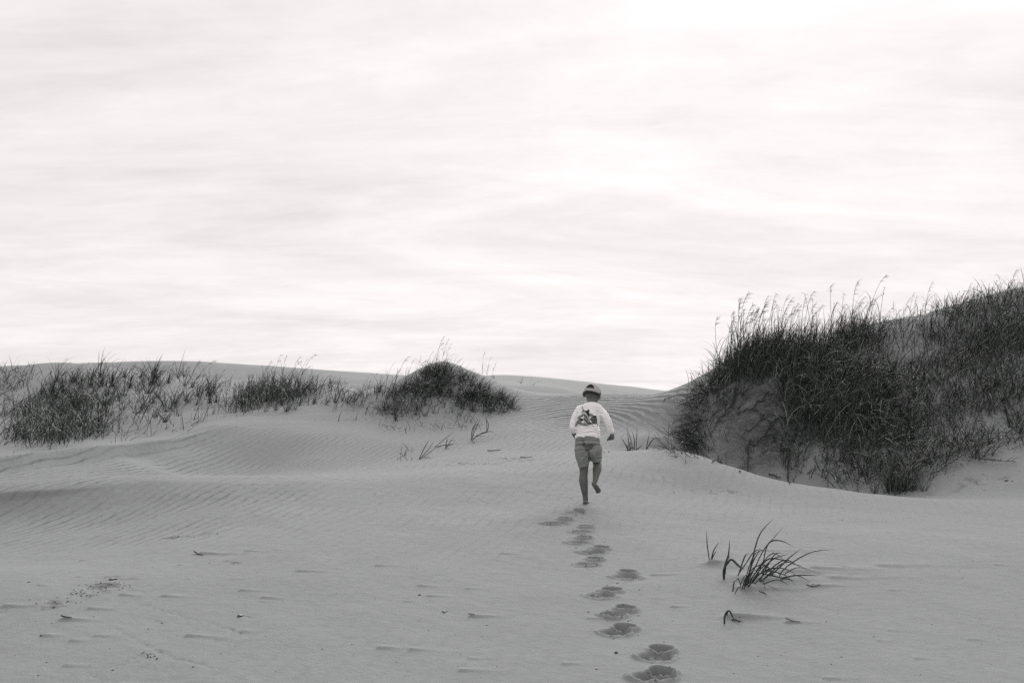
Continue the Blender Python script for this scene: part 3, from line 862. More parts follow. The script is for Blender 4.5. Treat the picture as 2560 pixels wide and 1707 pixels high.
drawn_sprig('grass_tuft', 'large arching grass tuft alone on the near sand at right', 'grass tuft', [
 [(1450,655),(1500,540),(1560,310),(1660,190)],[(1460,660),(1540,500),(1590,400),(1640,340),(1720,250)],[(1585,475),(1610,380),(1650,340),(1720,345),(1790,382)],
 [(1420,545),(1480,480),(1520,420),(1580,385)],[(1460,660),(1500,545),(1560,500),(1620,510),(1690,600)],[(1470,640),(1530,560),(1600,475),(1650,455),(1760,480),(1990,570)],
 [(1675,605),(1730,520),(1890,420),(2050,395)],[(1630,552),(1700,510),(1760,450),(1840,390)],[(1388,672),(1398,610),(1412,590)],[(1400,682),(1430,640),(1455,668)],
 [(1500,622),(1590,632),(1700,682)],[(1560,562),(1590,610),(1605,682)],[(1580,532),(1700,580),(1800,602)],
 [(1480,612),(1520,480),(1575,392)],[(1540,592),(1640,470),(1760,425)],[(1700,562),(1820,565),(1960,568)],[(1450,650),(1530,600),(1570,520),(1600,440)],
 [(1520,642),(1600,692),(1612,712)],[(1480,650),(1540,540),(1640,425),(1700,445),(1745,490)],[(1425,545),(1470,440),(1500,420)],[(1460,665),(1480,560),(1530,430),(1600,395)],
 [(1690,600),(1650,560),(1640,520)],[(1470,655),(1580,545),(1720,560),(1800,630)],[(1505,628),(1560,560),(1650,520),(1750,530),(1850,600)],[(1445,660),(1470,590),(1500,560),(1545,550)]] + [
 [(1450 + dx, 655 - abs(dx) * 0.3), (1450 + dx + ex * 0.35, 655 - ey * 0.6), (1450 + dx + ex * 0.7, 655 - ey), (1450 + dx + ex, 655 - ey * fy)] for dx, ex, ey, fy in
 ((10,90,120,1.05),(40,150,150,0.8),(70,210,110,0.6),(-20,60,90,0.7),(90,260,170,1.0),(120,330,90,0.5),(30,60,200,1.2),(60,250,60,0.2),(0,-40,70,0.6),(150,300,140,0.8),(100,170,230,1.0),(50,330,190,0.75))],
 cv5, 0.0088, spread=0.16)
drawn_sprig('grass_sprig', 'bent thick-leaved grass stub beside the large near tuft', 'grass sprig', [
 [(1332,602),(1336,530),(1350,470),(1375,438)],[(1345,480),(1380,462),(1430,505),(1465,528)],[(1338,560),(1345,480),(1362,430),(1370,330)],[(1334,600),(1330,540),(1340,500)]], cv5, 0.015)
drawn_sprig('grass_sprig', 'three thin upright blades left of the large near tuft', 'grass sprig', [
 [(1242,490),(1225,380),(1217,270)],[(1243,490),(1265,405),(1302,350)],[(1245,486),(1262,440),(1287,400)]], cv5, 0.010)
drawn_sprig('grass_sprig', 'small curled grass loop lying on the near sand at right', 'grass sprig', [
 [(1335,882),(1340,825),(1365,797),(1385,825),(1397,862)],[(1350,852),(1400,866),(1462,882)],[(1380,815),(1405,860),(1442,888)],[(1345,845),(1352,815),(1362,800)]], cv5, 0.011)
cv3 = lambda x, y: ((1150 + x / 3.92) * 0.91875, (900 + y / 3.92) * 0.91875)
cv4 = lambda x, y: ((550 + x / 2.94) * 0.91875, (800 + y / 2.94) * 0.91875)
drawn_sprig('grass_sprig', 'forked grass sprig with straight blades on the sand left of the child', 'grass sprig', [
 [(1460,1020),(1500,940),(1540,870)],[(1462,1018),(1520,960),(1570,890)],[(1465,1020),(1540,970),(1590,930)],[(1470,1015),(1520,1005),(1560,1018)]], cv4, 0.012)
drawn_sprig('grass_sprig', 'leaning grass sprig pointing to the upper right below the mound', 'grass sprig', [
 [(1570,932),(1640,880),(1725,812)],[(1575,930),(1650,915),(1720,918)],[(1655,948),(1668,880),(1672,870)],[(1660,948),(1690,945)],[(1655,945),(1675,915),(1750,900)],[(1660,940),(1700,880),(1730,890)]], cv4, 0.012)
drawn_sprig('grass_sprig', 'tall scruffy grass sprig nearest the right foot of the mound', 'grass sprig', [
 [(1845,878),(1855,800),(1900,720)],[(1848,875),(1880,790),(1915,720)],[(1850,880),(1870,780),(1900,770),(1925,830)],[(1850,880),(1900,840),(1970,815),(2020,825)],
 [(1960,815),(1960,750),(1950,690)],[(1960,815),(1975,770),(1955,720)],[(1850,870),(1900,850),(1960,915)],[(1855,880),(1870,900),(1840,930)],[(1880,840),(1930,830),(1970,820)]], cv4, 0.012)
# sprigs standing behind the near crest
def crest_sprig(lines, d, label):
    a0 = P(*cv3(*lines[0][0]), d)
    root = bpy.data.objects.new('grass_sprig', None); C.objects.link(root)
    b0 = np.array([a0[0], d, gz(a0[0], d)]); root.location = b0
    tag(root, label, 'grass sprig', None)
    for ln in lines:
        dd = random.uniform(-0.06, 0.06)
        pp = [P(*cv3(*q), d + dd * k) for k, q in enumerate(ln)]
        foot = pp[0].copy(); foot[2] = gz(foot[0], foot[1]) - 0.03
        if foot[2] < pp[0][2]: pp = [foot] + pp
        o = bpy.data.objects.new('blade', blade_mesh(np.array(pp) - b0, 0.016 * random.uniform(0.8, 1.2), 'blade', (random.uniform(-0.5, 0.5), -1, 0.3)))
        C.objects.link(o); o.parent = root
crest_sprig([[(1650,900),(1620,820),(1570,740)],[(1655,895),(1650,780),(1630,650)],[(1690,890),(1680,800),(1655,720),(1640,670)],[(1705,890),(1710,780),(1685,690)],
             [(1725,885),(1732,760),(1736,645)],[(1720,890),(1760,850),(1795,822)],[(1660,880),(1690,850),(1720,880)],[(1640,890),(1640,840),(1630,810)],[(1670,870),(1665,810),(1672,795)]], 13.85,
            'upright grass sprig rising behind the sand crest right of the child')
crest_sprig([[(1825,885),(1840,790),(1860,690)],[(1825,885),(1870,800),(1910,760),(1980,765)],[(1830,880),(1860,820),(1890,780)],[(1820,880),(1850,870)]], 13.9,
            'two-bladed grass sprig behind the sand crest beside the large dune')
crest_sprig([[(1480,940),(1430,910),(1395,885)],[(1498,940),(1465,900),(1445,885)]], 13.3, 'two short leaning blades just right of the child')

# --- sea oats: stem, leaves and a drooping seed head
def sea_oat_parts(k):
    ln = 1.0
    th = random.uniform(0.0, 0.22); cv = random.uniform(0.1, 0.5)
    pth = [np.array([0, 0, -0.05])]
    az = random.uniform(-0.5, 0.5)
    for i in range(12):
        t = i / 11
        pth.append(pth[-1] + np.array([math.sin(th) * math.cos(az), math.sin(th) * math.sin(az), math.cos(th)]) * ln / 12)
        th += cv / 12 * (0.3 + 2.2 * t * t) + (0.10 if t > 0.8 else 0)
    pth = np.array(pth)
    stem = tubes([pth], [np.linspace(0.0048, 0.002, len(pth))], 1.0, 5)
    # seed head: spikelets hanging from the top quarter, downwind
    n = int(rng.integers(7, 24))
    tt = rng.uniform(rng.uniform(0.72, 0.86), 1.0, n)
    idx = tt * (len(pth) - 1); i0 = np.minimum(idx.astype(int), len(pth) - 2); f = (idx - i0)[:, None]
    rt = pth[i0] * (1 - f) + pth[i0 + 1] * f
    head = ribbons(rt, rng.uniform(0.05, 0.13, n), rng.normal(0.0, 0.5, n), rng.uniform(0.7, 1.5, n), rng.uniform(0.8, 2.0, n), rng.uniform(0.004, 0.008, n), tones(n, 0.1), 4, kink=np.full(n, 2.0))
    m = int(rng.integers(5, 9))
    tt = rng.uniform(0.0, 0.55, m)
    idx = tt * (len(pth) - 1); i0 = idx.astype(int)
    leaf = ribbons(pth[i0], rng.uniform(0.25, 0.55, m), rng.normal(0.0, 1.4, m), rng.uniform(0.1, 0.6, m), rng.uniform(0.6, 2.2, m), rng.uniform(0.007, 0.011, m), tones(m, 0.05), 6)
    return tone_mesh('stem', stem, M_STALK), tone_mesh('seed_head', head, M_STALK), tone_mesh('leaves', leaf, M_GRASS)
OATS = [sea_oat_parts(k) for k in range(18)]
def put_oat(p, scale, label, group, tilt=0.0):
    r0 = bpy.data.objects.new('sea_oats', None); C.objects.link(r0)
    r0.empty_display_size = 0.05
    r0.location = (p[0], p[1], gz(p[0], p[1]))
    r0.rotation_euler = (random.uniform(-0.15, 0.15), tilt + random.uniform(-0.1, 0.1), random.uniform(-1.3, 1.3))
    r0.scale = (scale, scale, scale)
    REG.setdefault(label, []).append(r0)
    tag(r0, label, 'sea oats', group)
    for nm, me_ in zip(('stem', 'seed_head', 'leaves'), OATS[random.randrange(len(OATS))]):
        o = bpy.data.objects.new(nm, me_); C.objects.link(o); o.parent = r0
for p in scatter([(1640,880),(1690,834),(1730,820),(1730,850),(1670,880)], 14, 0.2):
    put_oat(p, random.uniform(1.0, 1.3), 'sea oats stem above the eroded bank', 'sea oats at the left end of the right dune', random.uniform(-0.25, 0.1))
for p in scatter([(1655,868),(1690,832),(1760,808),(1900,788),(2000,758),(2000,785),(1900,815),(1760,835),(1690,860)], 58, 0.3):
    put_oat(p, random.uniform(0.75, 1.15), 'sea oats stem on the right dune shoulder', 'sea oats along the right dune shoulder', random.uniform(-0.1, 0.2))
for p in scatter([(2000,780),(2120,745),(2352,690),(2450,680),(2450,740),(2200,790),(2060,820)], 44, 0.2):
    put_oat(p, random.uniform(0.5, 0.85), 'sea oats stem near the right dune top', 'sea oats near the top of the right dune', random.uniform(-0.1, 0.2))
for p in scatter([(1800,860),(2050,830),(2300,760),(2340,900),(2100,960),(1900,980)], 34, 0.2):
    put_oat(p, random.uniform(0.45, 0.8), 'sea oats stem on the right dune face', 'sea oats on the right dune face', random.uniform(-0.1, 0.5))
def oats_at(lst, label, group):
    for x, y, h_, tl in lst:
        q = at1(x, y)
        if np.isnan(q[1]): q = at1(x, y + 6)
        put_oat(q, h_ * q[1] / 2285.0, label, group, tl)
oats_at([(985,852,78,0.28),(997,846,84,0.1),(1012,842,75,0.05),(1020,842,62,0.2),(962,864,52,0.1),(972,860,66,0.12),(950,870,50,0.1)], 'sea oats stem on top of the small central mound', 'sea oats on the central mound')
oats_at([(850,908,62,0.0),(868,908,50,0.05),(882,905,82,0.05),(888,905,70,0.1),(900,900,100,0.22),(930,890,72,0.1),(925,895,60,0.4)], 'sea oats stem just left of the central mound', 'sea oats left of the central mound')
oats_at([(1108,862,58,-0.25),(1118,866,52,-0.05),(1128,869,45,0.2)], 'sea oats stem on the right shoulder of the central mound', 'sea oats right of the mound top')
oats_at([(592,905,75,0.1),(603,900,78,0.05),(622,900,95,0.02),(640,900,96,0.15),(655,900,90,0.25),(662,898,92,0.32),(672,895,85,0.3),(680,895,100,0.35),(648,905,82,0.2),(570,915,60,0.0),(615,900,70,0.1)],
        'sea oats stem on the ridge left of the mound', 'sea oats on the low ridge')
oats_at([(418,905,115,0.4),(428,900,105,0.42),(465,900,90,0.6),(330,890,68,0.1),(345,885,65,0.3),(258,880,58,0.05),(272,880,60,0.25),(235,890,50,0.05),(300,885,48,0.1),(395,880,52,0.05),(410,880,56,0.1),(360,890,62,0.5),
         (130,850,38,0.5),(200,870,42,0.0),(72,870,40,0.1),(180,880,46,0.1),(500,880,40,0.3),(525,885,44,0.2),(478,900,62,-0.2)],
        'sea oats stem on the left dune slope', 'sea oats on the left dune slope')
q = at1(1197, 880); put_tuft(q, TUFTS, 0.8, 'isolated grass tuft on the bare saddle between mound and child', None)
q = at1(1222, 884); put_tuft(q, SPRIGS, 1.2, 'low grass sprig leaning on the saddle left of the child', None, 'grass_sprig')
q = at1(1133, 868); put_tuft(q, TUFTS, 0.7, 'spiky grass tuft on the skyline right of the mound top', None)
for x, y, l in ((760, 880, 'fallen over'), ):
    put_tuft(at1(x, y), TUFTS, 1.1, 'spreading grass tuft leaning right on the low ridge skyline', None)

# --- fallen stalks at the foot of the right dune
cv7 = lambda x, y: ((2100 + x / 4.752) * 0.91875, (950 + y / 4.752) * 0.91875)
def fallen(line, i, label):
    base_ = at1(*cv7(*line[0]))
    root = bpy.data.objects.new('fallen_stalk', None); C.objects.link(root)
    root.location = base_
    tag(root, label, 'dead stalk', 'fallen stalks below the right dune')
    pp = []
    for k, q in enumerate(line):
        h_ = at1(*cv7(*q)) + np.array([0, -0.05, 0.0])
        lift = 0.02 + 0.05 * math.sin(k / (len(line) - 1) * math.pi)
        pp.append(h_ + np.array([0, -lift, lift * 0.6]))
    pth = smooth_path(np.array(pp) - base_, 20)
    st = tubes([pth], [np.linspace(0.0085, 0.003, 20)], 0.9, 5)
    o = bpy.data.objects.new('stem', tone_mesh('stem', st, M_STALK)); C.objects.link(o); o.parent = root
    n = 30
    k = rng.integers(1, 20, n)
    lf = ribbons(pth[k], rng.uniform(0.08, 0.32, n), rng.normal(0.3, 1.3, n), rng.uniform(0.5, 1.9, n), rng.uniform(0.0, 1.4, n), rng.uniform(0.006, 0.011, n), tones(n, 0.03), 4)
    o = bpy.data.objects.new('leaves', tone_mesh('leaves', lf, M_GRASS)); C.objects.link(o); o.parent = root
for i, ln in enumerate(([(740,1080),(900,840),(1050,700),(1350,490)],[(780,1090),(1000,800),(1180,610)],[(850,1020),(1100,930),(1400,850),(1600,760)],[(1180,1060),(1350,950),(1560,820),(1930,640)],
     [(1300,880),(1500,740),(1740,600)],[(1620,950),(1800,780),(1940,660)],[(1500,910),(1620,950),(1820,980),(2000,965)],[(930,980),(1200,910),(1450,850)],[(1940,650),(2060,560),(2150,440)],[(1540,600),(1600,420),(1700,200)],
     [(640,1300),(760,1100),(900,900)],[(230,820),(300,920),(400,1010)],[(720,1320),(800,1150),(860,1060)])):
    fallen(ln, i, ('longest dead stalk leaning up to the right below the right dune', 'dead stalk beside the longest leaning one below the right dune', 'dead stalk lying nearly level in the middle of the fallen brush',
      'long dead stalk crossing the fallen brush to the upper right', 'short dead stalk high in the fallen brush', 'straight dead stalk leaning right at the end of the brush', 'thin dead stalk lying flat with its tip on bare sand at right',
      'dead stalk under the middle of the fallen brush', 'dead stalk leaning at the right edge above bare sand', 'upright dead stalk above the fallen brush', 'dead stalk rising from the tufts behind the near crest',
      'short dead stalk at the left of the fallen brush', 'second dead stalk rising from the tufts behind the near crest')[i])

# --- roots exposed on the eroded bank
cv6 = lambda x, y: ((1700 + x / 4.752) * 0.91875, (950 + y / 4.752) * 0.91875)
for ln, r0, lb in (([(1290,480),(1180,490),(1060,590),(900,780),(800,920),(700,1090)], 0.010, 'longest dark root running down the bare eroded bank'),
     ([(1050,170),(960,280),(870,370),(760,410),(650,395)], 0.009, 'curved root crossing the upper bare bank'),
     ([(660,70),(600,250),(480,420),(400,580),(350,700)], 0.007, 'straight root slanting down the left of the bare bank'),
     ([(670,90),(640,240),(540,380),(440,540)], 0.005, 'thin root beside the slanting root on the bank'),
     ([(860,370),(1000,520),(1150,640),(1300,740)], 0.007, 'root slanting down to the right across the bank'),
     ([(510,130),(505,210),(525,300)], 0.005, 'short upright root high on the bare bank'),
     ([(1060,180),(1180,260),(1300,330)], 0.006, 'root under the grass edge at the top right of the bank'),
     ([(1000,480),(940,540),(860,600),(750,600)], 0.008, 'hooked root in the middle of the bare bank'),
     ([(1370,640),(1300,800),(1270,950),(1290,1230)], 0.010, 'pale upright stalk standing at the right of the bank'),
     ([(1050,1120),(1120,1150),(1190,1160)], 0.006, 'short root low on the bank above the crest'),
     ([(380,980),(440,950),(480,990),(540,940)], 0.005, 'tangled thin root low at the left of the bank')):
    pp = np.array([at1(*cv6(*q)) for q in ln])
    pth = smooth_path(pp, 22)
    pth[1:-1, :2] += rng.normal(0, 0.008, (20, 2))
    pth[:, 2] = full_height(pth[:, 0], pth[:, 1])[0]
    pth += np.array([0, -0.035, 0.02])
    o = bpy.data.objects.new('exposed_root', tone_mesh('exposed_root', tubes([pth], [np.linspace(r0 * 1.7, r0 * 0.8, 22)], 1.0, 6), M_ROOT))
    C.objects.link(o); tag(o, lb, 'root', 'roots on the eroded bank')
# arching dry stalk reaching out left of the bank
def overhang(line, d, label, hang_n):
    pp = smooth_path([P(*cv3(*q), d) for q in line], 16); b0 = pp[0]
    root = bpy.data.objects.new('overhanging_stalk', None); C.objects.link(root); root.location = b0
    tag(root, label, 'dead stalk')
    o = bpy.data.objects.new('stem', tone_mesh('stem', tubes([pp - b0], [np.linspace(0.007, 0.003, 16)], 0.9, 5), M_STALK)); C.objects.link(o); o.parent = root
    k = rng.integers(9, 16, hang_n)
    lf = ribbons((pp - b0)[k], rng.uniform(0.06, 0.16, hang_n), rng.normal(math.pi, 0.6, hang_n), rng.uniform(1.8, 2.6, hang_n), rng.uniform(0, 0.8, hang_n), rng.uniform(0.007, 0.011, hang_n), tones(hang_n, 0), 4)
    o = bpy.data.objects.new('leaves', tone_mesh('leaves', lf, M_GRASS)); C.objects.link(o); o.parent = root
overhang([(2330,335),(2250,330),(2130,340),(2060,360),(2005,372)], 15.9, 'thin arching stalk reaching left from the top of the bank', 9)
overhang([(2300,520),(2220,560),(2160,580),(2100,595)], 15.6, 'bare twig poking left from the middle of the bank edge', 4)



# ------------------------------------------------------------------ the running child
M_SKIN = plain_mat('skin', (0.098, 0.108, 0.101), 0.55, 0.12, 25.0, bump=0.0006, bscale=250, spec=0.35)
M_HAIR = plain_mat('dark_hair', (0.020, 0.024, 0.021), 0.6, 0.4, 60.0, bump=0.004, bscale=180)
M_SHIRT = plain_mat('white_jersey', (0.82, 0.81, 0.812), 0.9, 0.03, 12.0, bump=0.0012, bscale=60, spec=0.1, sheen=0.2)
M_SHORTS = plain_mat('grey_swim_fabric', (0.235, 0.250, 0.242), 0.85, 0.10, 60.0, bump=0.0012, bscale=160, spec=0.15)
M_BAND = plain_mat('waistband_fabric', (0.175, 0.188, 0.181), 0.85, 0.18, 90.0, bump=0.003, bscale=120, spec=0.15)
M_CAP = plain_mat('pale_cap_twill', (0.42, 0.418, 0.418), 0.9, 0.06, 30.0, bump=0.0012, bscale=150, spec=0.1)

FOOT = at1(1343.6, 1154.6)
ZS = 1027.0 * 9.5 / FOOT[1]      # drawing units per metre at the child's distance
def J(zx, zy, yo=0.0):
    return np.array([(zx - 480) / ZS, yo, (1318 - zy) / ZS])

def loft(rings, n=22, cap=True):
    """rings: (centre, rx, ry, axis-tilt vector or None) -> closed lofted tube"""
    V, F = [], []
    cs = [np.array(r[0], float) for r in rings]
    m = len(rings)
    for k, r in enumerate(rings):
        c = cs[k]
        if len(r) > 3 and r[3] is not None: t = np.array(r[3], float)
        else: t = cs[min(k + 1, m - 1)] - cs[max(k - 1, 0)]
        t = t / np.linalg.norm(t)
        xa = np.array([1.0, 0, 0]) if abs(t[0]) < 0.8 else np.array([0, 0, 1.0])
        xa = xa - t * xa.dot(t); xa /= np.linalg.norm(xa)
        ya = np.cross(t, xa)
        for j in range(n):
            a = 2 * math.pi * j / n
            V.append(c + xa * r[1] * math.cos(a) + ya * r[2] * math.sin(a))
    for k in range(m - 1):
        for j in range(n):
            j2 = (j + 1) % n
            F.append((k * n + j, k * n + j2, (k + 1) * n + j2, (k + 1) * n + j))
    if cap:
        V.append(cs[0]); V.append(cs[-1])
        a, b = len(V) - 2, len(V) - 1
        for j in range(n):
            j2 = (j + 1) % n
            F.append((a, j2, j)); F.append((b, (m - 1) * n + j, (m - 1) * n + j2))
    return V, F

def limb(pts_, rad_, n=16, flat=None, sub=4):
    """smooth tapering limb with rounded ends"""
    p = smooth_path(np.array(pts_), (len(pts_) - 1) * sub + 1)
    rr = np.interp(np.linspace(0, len(rad_) - 1, len(p)), np.arange(len(rad_)), rad_)
    t0 = (p[0] - p[1]); t0 /= np.linalg.norm(t0); t1 = p[-1] - p[-2]; t1 /= np.linalg.norm(t1)
    rings = []
    for a in (80, 55, 28):
        rings.append((p[0] + t0 * rr[0] * math.sin(R(a)), rr[0] * math.cos(R(a)), rr[0] * math.cos(R(a)) * (flat or 1), -t0))
    for q, r_i in zip(p, rr): rings.append((q, r_i, r_i * (flat or 1)))
    for a in (28, 55, 80):
        rings.append((p[-1] + t1 * rr[-1] * math.sin(R(a)), rr[-1] * math.cos(R(a)), rr[-1] * math.cos(R(a)) * (flat or 1), t1))
    return loft(rings, n)

def ellipsoid(c, r, rot=None, n=20, m=14):
    V, F = [], []
    for i in range(m + 1):
        th = math.pi * i / m
        for j in range(n):
            a = 2 * math.pi * j / n
            v = Vector((r[0] * math.sin(th) * math.cos(a), r[1] * math.sin(th) * math.sin(a), r[2] * math.cos(th)))
            if rot is not None: v = rot @ v
            V.append(np.array(v) + np.array(c))
    for i in range(m):
        for j in range(n):
            j2 = (j + 1) % n
            F.append((i * n + j, (i + 1) * n + j, (i + 1) * n + j2, i * n + j2))
    return V, F

def union(name, shapes, voxel, smooth_it=3):
    V, F = [], []
    for v, f in shapes:
        o = len(V); V += list(v); F += [tuple(i + o for i in q) for q in f]
    me_ = bpy.data.meshes.new('tmp'); me_.from_pydata([tuple(x) for x in V], [], F); me_.update()
    bm = bmesh.new(); bm.from_mesh(me_)
    bmesh.ops.remove_doubles(bm, verts=bm.verts, dist=1e-5)
    bmesh.ops.recalc_face_normals(bm, faces=bm.faces); bm.to_mesh(me_); bm.free()
    ob = bpy.data.objects.new('tmp', me_); C.objects.link(ob)
    md = ob.modifiers.new('remesh', 'REMESH'); md.mode = 'VOXEL'; md.voxel_size = voxel
    sm = ob.modifiers.new('smooth', 'SMOOTH'); sm.iterations = smooth_it; sm.factor = 0.5
    dg = bpy.context.evaluated_depsgraph_get()
    res = bpy.data.meshes.new_from_object(ob.evaluated_get(dg))
    bpy.data.objects.remove(ob); bpy.data.meshes.remove(me_)
    res.name = name
    return res

def deform(me_, fn):
    n = len(me_.vertices)
    co = np.empty(n * 3, np.float32); me_.vertices.foreach_get('co', co); co = co.reshape(-1, 3).astype(float)
    no = np.empty(n * 3, np.float32); me_.vertices.foreach_get('normal', no); no = no.reshape(-1, 3)
    co = co + no * fn(co, no)[:, None]
    me_.vertices.foreach_set('co', co.astype(np.float32).ravel()); me_.update()

def add_part(name, me_, mat, parent):
    me_.materials.clear(); me_.materials.append(mat)
    me_.polygons.foreach_set('use_smooth', [True] * len(me_.polygons))
    o = bpy.data.objects.new(name, me_); C.objects.link(o); o.parent = parent
    return o

child = bpy.data.objects.new('person', None); C.objects.link(child)
child.location = FOOT - np.array([0, 0, 0.010])
tag(child, 'barefoot child in white long-sleeved shirt, grey shorts and pale cap running up the sand', 'person')

# head frame: face turned to the right of the running direction and down
HC = J(570, 240, 0.115)
HR = Matrix.Rotation(R(-24), 3, 'Z') @ Matrix.Rotation(R(-17), 3, 'X') @ Matrix.Rotation(R(5), 3, 'Y')
def hd(x, y, z): return np.array(HR @ Vector((x, y, z))) + HC

shapes = []
# head: skull, jaw, nose, brow, cheeks, ears, neck
shapes.append(ellipsoid(hd(0, -0.004, 0.012), (0.073, 0.088, 0.083), HR))
shapes.append(ellipsoid(hd(0, 0.028, -0.040), (0.056, 0.056, 0.050), HR))
shapes.append(limb([hd(0, 0.084, 0.006), hd(0, 0.096, -0.018)], [0.007, 0.011], 10))
for sx in (-1, 1):
    shapes.append(ellipsoid(hd(sx * 0.030, 0.074, -0.022), (0.020, 0.014, 0.018), HR, 12, 8))
    shapes.append(ellipsoid(hd(sx * 0.028, 0.079, 0.004), (0.010, 0.007, 0.008), HR, 12, 8))
    er = HR @ Matrix.Rotation(R(sx * 28), 3, 'Z') @ Matrix.Rotation(R(12), 3, 'X')
    shapes.append(ellipsoid(hd(sx * 0.083, -0.008, -0.012), (0.008, 0.021, 0.030), er, 14, 10))
    shapes.append(ellipsoid(hd(sx * 0.077, -0.002, -0.026), (0.008, 0.012, 0.016), er, 12, 8))
shapes.append(limb([hd(-0.013, 0.078, -0.045), hd(0, 0.084, -0.046), hd(0.013, 0.078, -0.045)], [0.005, 0.007, 0.005], 8))
shapes.append(limb([hd(0, -0.012, -0.035), J(562, 310, 0.085), J(548, 365, 0.068)], [0.052, 0.047, 0.052], 18))
# trunk
shapes.append(loft([(J(548, 350, 0.07), 0.03, 0.03), (J(540, 385, 0.06), 0.085, 0.05), (J(528, 440, 0.05), 0.100, 0.070), (J(520, 540, 0.03), 0.098, 0.074), (J(514, 640, 0.012), 0.096, 0.072),
                    (J(512, 720, 0.0), 0.106, 0.082), (J(514, 790, 0.0), 0.100, 0.075), (J(516, 830, 0.0), 0.06, 0.05)], 24))
# standing (left) leg
shapes.append(limb([J(462, 780, 0.0), J(468, 880, 0.02), J(474, 985, 0.035), J(470, 1030, 0.025), J(467, 1085, 0.005), J(474, 1160, -0.002), J(484, 1240, 0.0), J(486, 1280, -0.002)],
                   [0.066, 0.056, 0.041, 0.0390, 0.0430, 0.036, 0.0250, 0.026], 18))
shapes.append(limb([J(482, 1296, -0.020), J(487, 1298, 0.02), J(500, 1300, 0.075), J(510, 1304, 0.115)], [0.024, 0.026, 0.028, 0.022], 16, 0.75))
for k, (tx, ty, tr) in enumerate(((538, 0.118, 0.0115), (521, 0.132, 0.0085), (508, 0.134, 0.008), (496, 0.128, 0.0075), (485, 0.118, 0.007))):
    shapes.append(limb([J(500 + (tx - 510) * 0.6, 1304, 0.09), J(tx - 4, 1307, ty)], [tr, tr], 10))
# lifted (right) leg: thigh forward, shank swung back, sole towards the camera
shapes.append(limb([J(585, 780, 0.0), J(596, 850, 0.05), J(606, 905, 0.095), J(608, 945, 0.062), J(600, 985, 0.025), J(587, 1040, -0.025), J(572, 1095, -0.075)],
                   [0.066, 0.056, 0.042, 0.041, 0.0425, 0.031, 0.0230], 18))
shapes.append(limb([J(560, 1112, -0.095), J(572, 1130, -0.095), J(590, 1156, -0.075), J(606, 1177, -0.055)], [0.0235, 0.0245, 0.0255, 0.025], 16, 0.85))
for k, (tx, ty, tr) in enumerate(((590, 1196, 0.0105), (600, 1199, 0.0085), (610, 1197, 0.0085), (619, 1192, 0.008), (626, 1185, 0.0075))):
    shapes.append(limb([J(597 + (tx - 605) * 0.5, 1170 , -0.052), J(tx, ty, -0.042)], [tr, tr], 10))
# arms
shapes.append(limb([J(438, 420, 0.05), J(396, 490, 0.03), J(374, 572, 0.01), J(384, 625, 0.075), J(405, 668, 0.15)], [0.030, 0.030, 0.028, 0.026, 0.020], 16))
shapes.append(limb([J(632, 420, 0.06), J(690, 484, 0.03), J(719, 535, 0.02), J(738, 590, 0.035), J(750, 628, 0.045)], [0.030, 0.030, 0.027, 0.023, 0.0185], 16))
def hand(w, ax, side, palm, s_=1.0):
    """closed relaxed hand: w wrist, ax along the hand, side across the knuckles, palm the way the fingers curl"""
    w, ax, side, palm = (np.array(v, float) for v in (w, ax, side, palm))
    ax /= np.linalg.norm(ax); side -= ax * side.dot(ax); side /= np.linalg.norm(side); palm = palm - ax * palm.dot(ax) - side * palm.dot(side); palm /= np.linalg.norm(palm)
    L_ = []
    L_.append(limb([w, w + ax * 0.020 * s_, w + ax * 0.042 * s_], [0.0175 * s_, 0.021 * s_, 0.022 * s_], 14, 0.62))
    for k, (o, ln) in enumerate(((-0.017, 0.030), (-0.006, 0.034), (0.006, 0.032), (0.016, 0.026))):
        b = w + ax * (0.046 - 0.003 * abs(k - 1.3)) * s_ + side * o * s_
        p1 = b + (ax * 0.7 + palm * 0.5) * ln * 0.62 * s_
        p2 = p1 + (palm * 0.95 - ax * 0.15) * ln * 0.55 * s_
        p3 = p2 + (palm * 0.1 - ax * 0.95) * ln * 0.42 * s_
        L_.append(limb([b - ax * 0.008, p1, p2, p3], [0.0072 * s_, 0.0068 * s_, 0.0064 * s_, 0.0056 * s_], 9, None, 3))
    b = w + ax * 0.012 * s_ - side * 0.017 * s_
    L_.append(limb([b, b + (ax * 0.6 - side * 0.45 + palm * 0.45) * 0.024 * s_, b + (ax * 1.2 - side * 0.3 + palm * 1.1) * 0.034 * s_, b + (ax * 1.5 + side * 0.3 + palm * 1.25) * 0.037 * s_],
                   [0.009 * s_, 0.0085 * s_, 0.0075 * s_, 0.006 * s_], 10, None, 3))
    return L_
shapes += hand(J(750, 630, 0.046), (0.12, 0.10, -1), (0.45, 0.9, 0.1), (-0.9, 0.5, -0.1), 1.0)
shapes += hand(J(405, 668, 0.15), (0.35, 1, 0.35), (0.1, -0.3, 1), (1, -0.2, 0), 1.0)
body = add_part('body', union('body', shapes, 0.0042, 2), M_SKIN, child)

# hair: close-cropped shell over the skull, fading at the nape
hv, hf = ellipsoid((0, 0, 0), (1, 1, 1), None, 56, 40)
hv = np.array(hv)
V2 = []
for v in hv:
    V2.append(hd(v[0] * 0.0765, -0.004 + v[1] * 0.0915, 0.012 + v[2] * 0.0865))
keep = []
for f in hf:
    c = hv[list(f)].mean(0)
    lim = -0.42 + 0.04 * math.sin(c[0] * 14) if c[1] < 0.15 else 0.1 + 0.9 * (c[1] - 0.15)
    if c[1] >= -0.35 and c[1] < 0.15: lim = -0.40 + (c[1] + 0.35) * 0.9
    if c[2] > lim: keep.append(f)
hair = link_mesh('hair', V2, keep, M_HAIR, child)
md = hair.modifiers.new('solid', 'SOLIDIFY'); md.thickness = 0.003; md.offset = 0

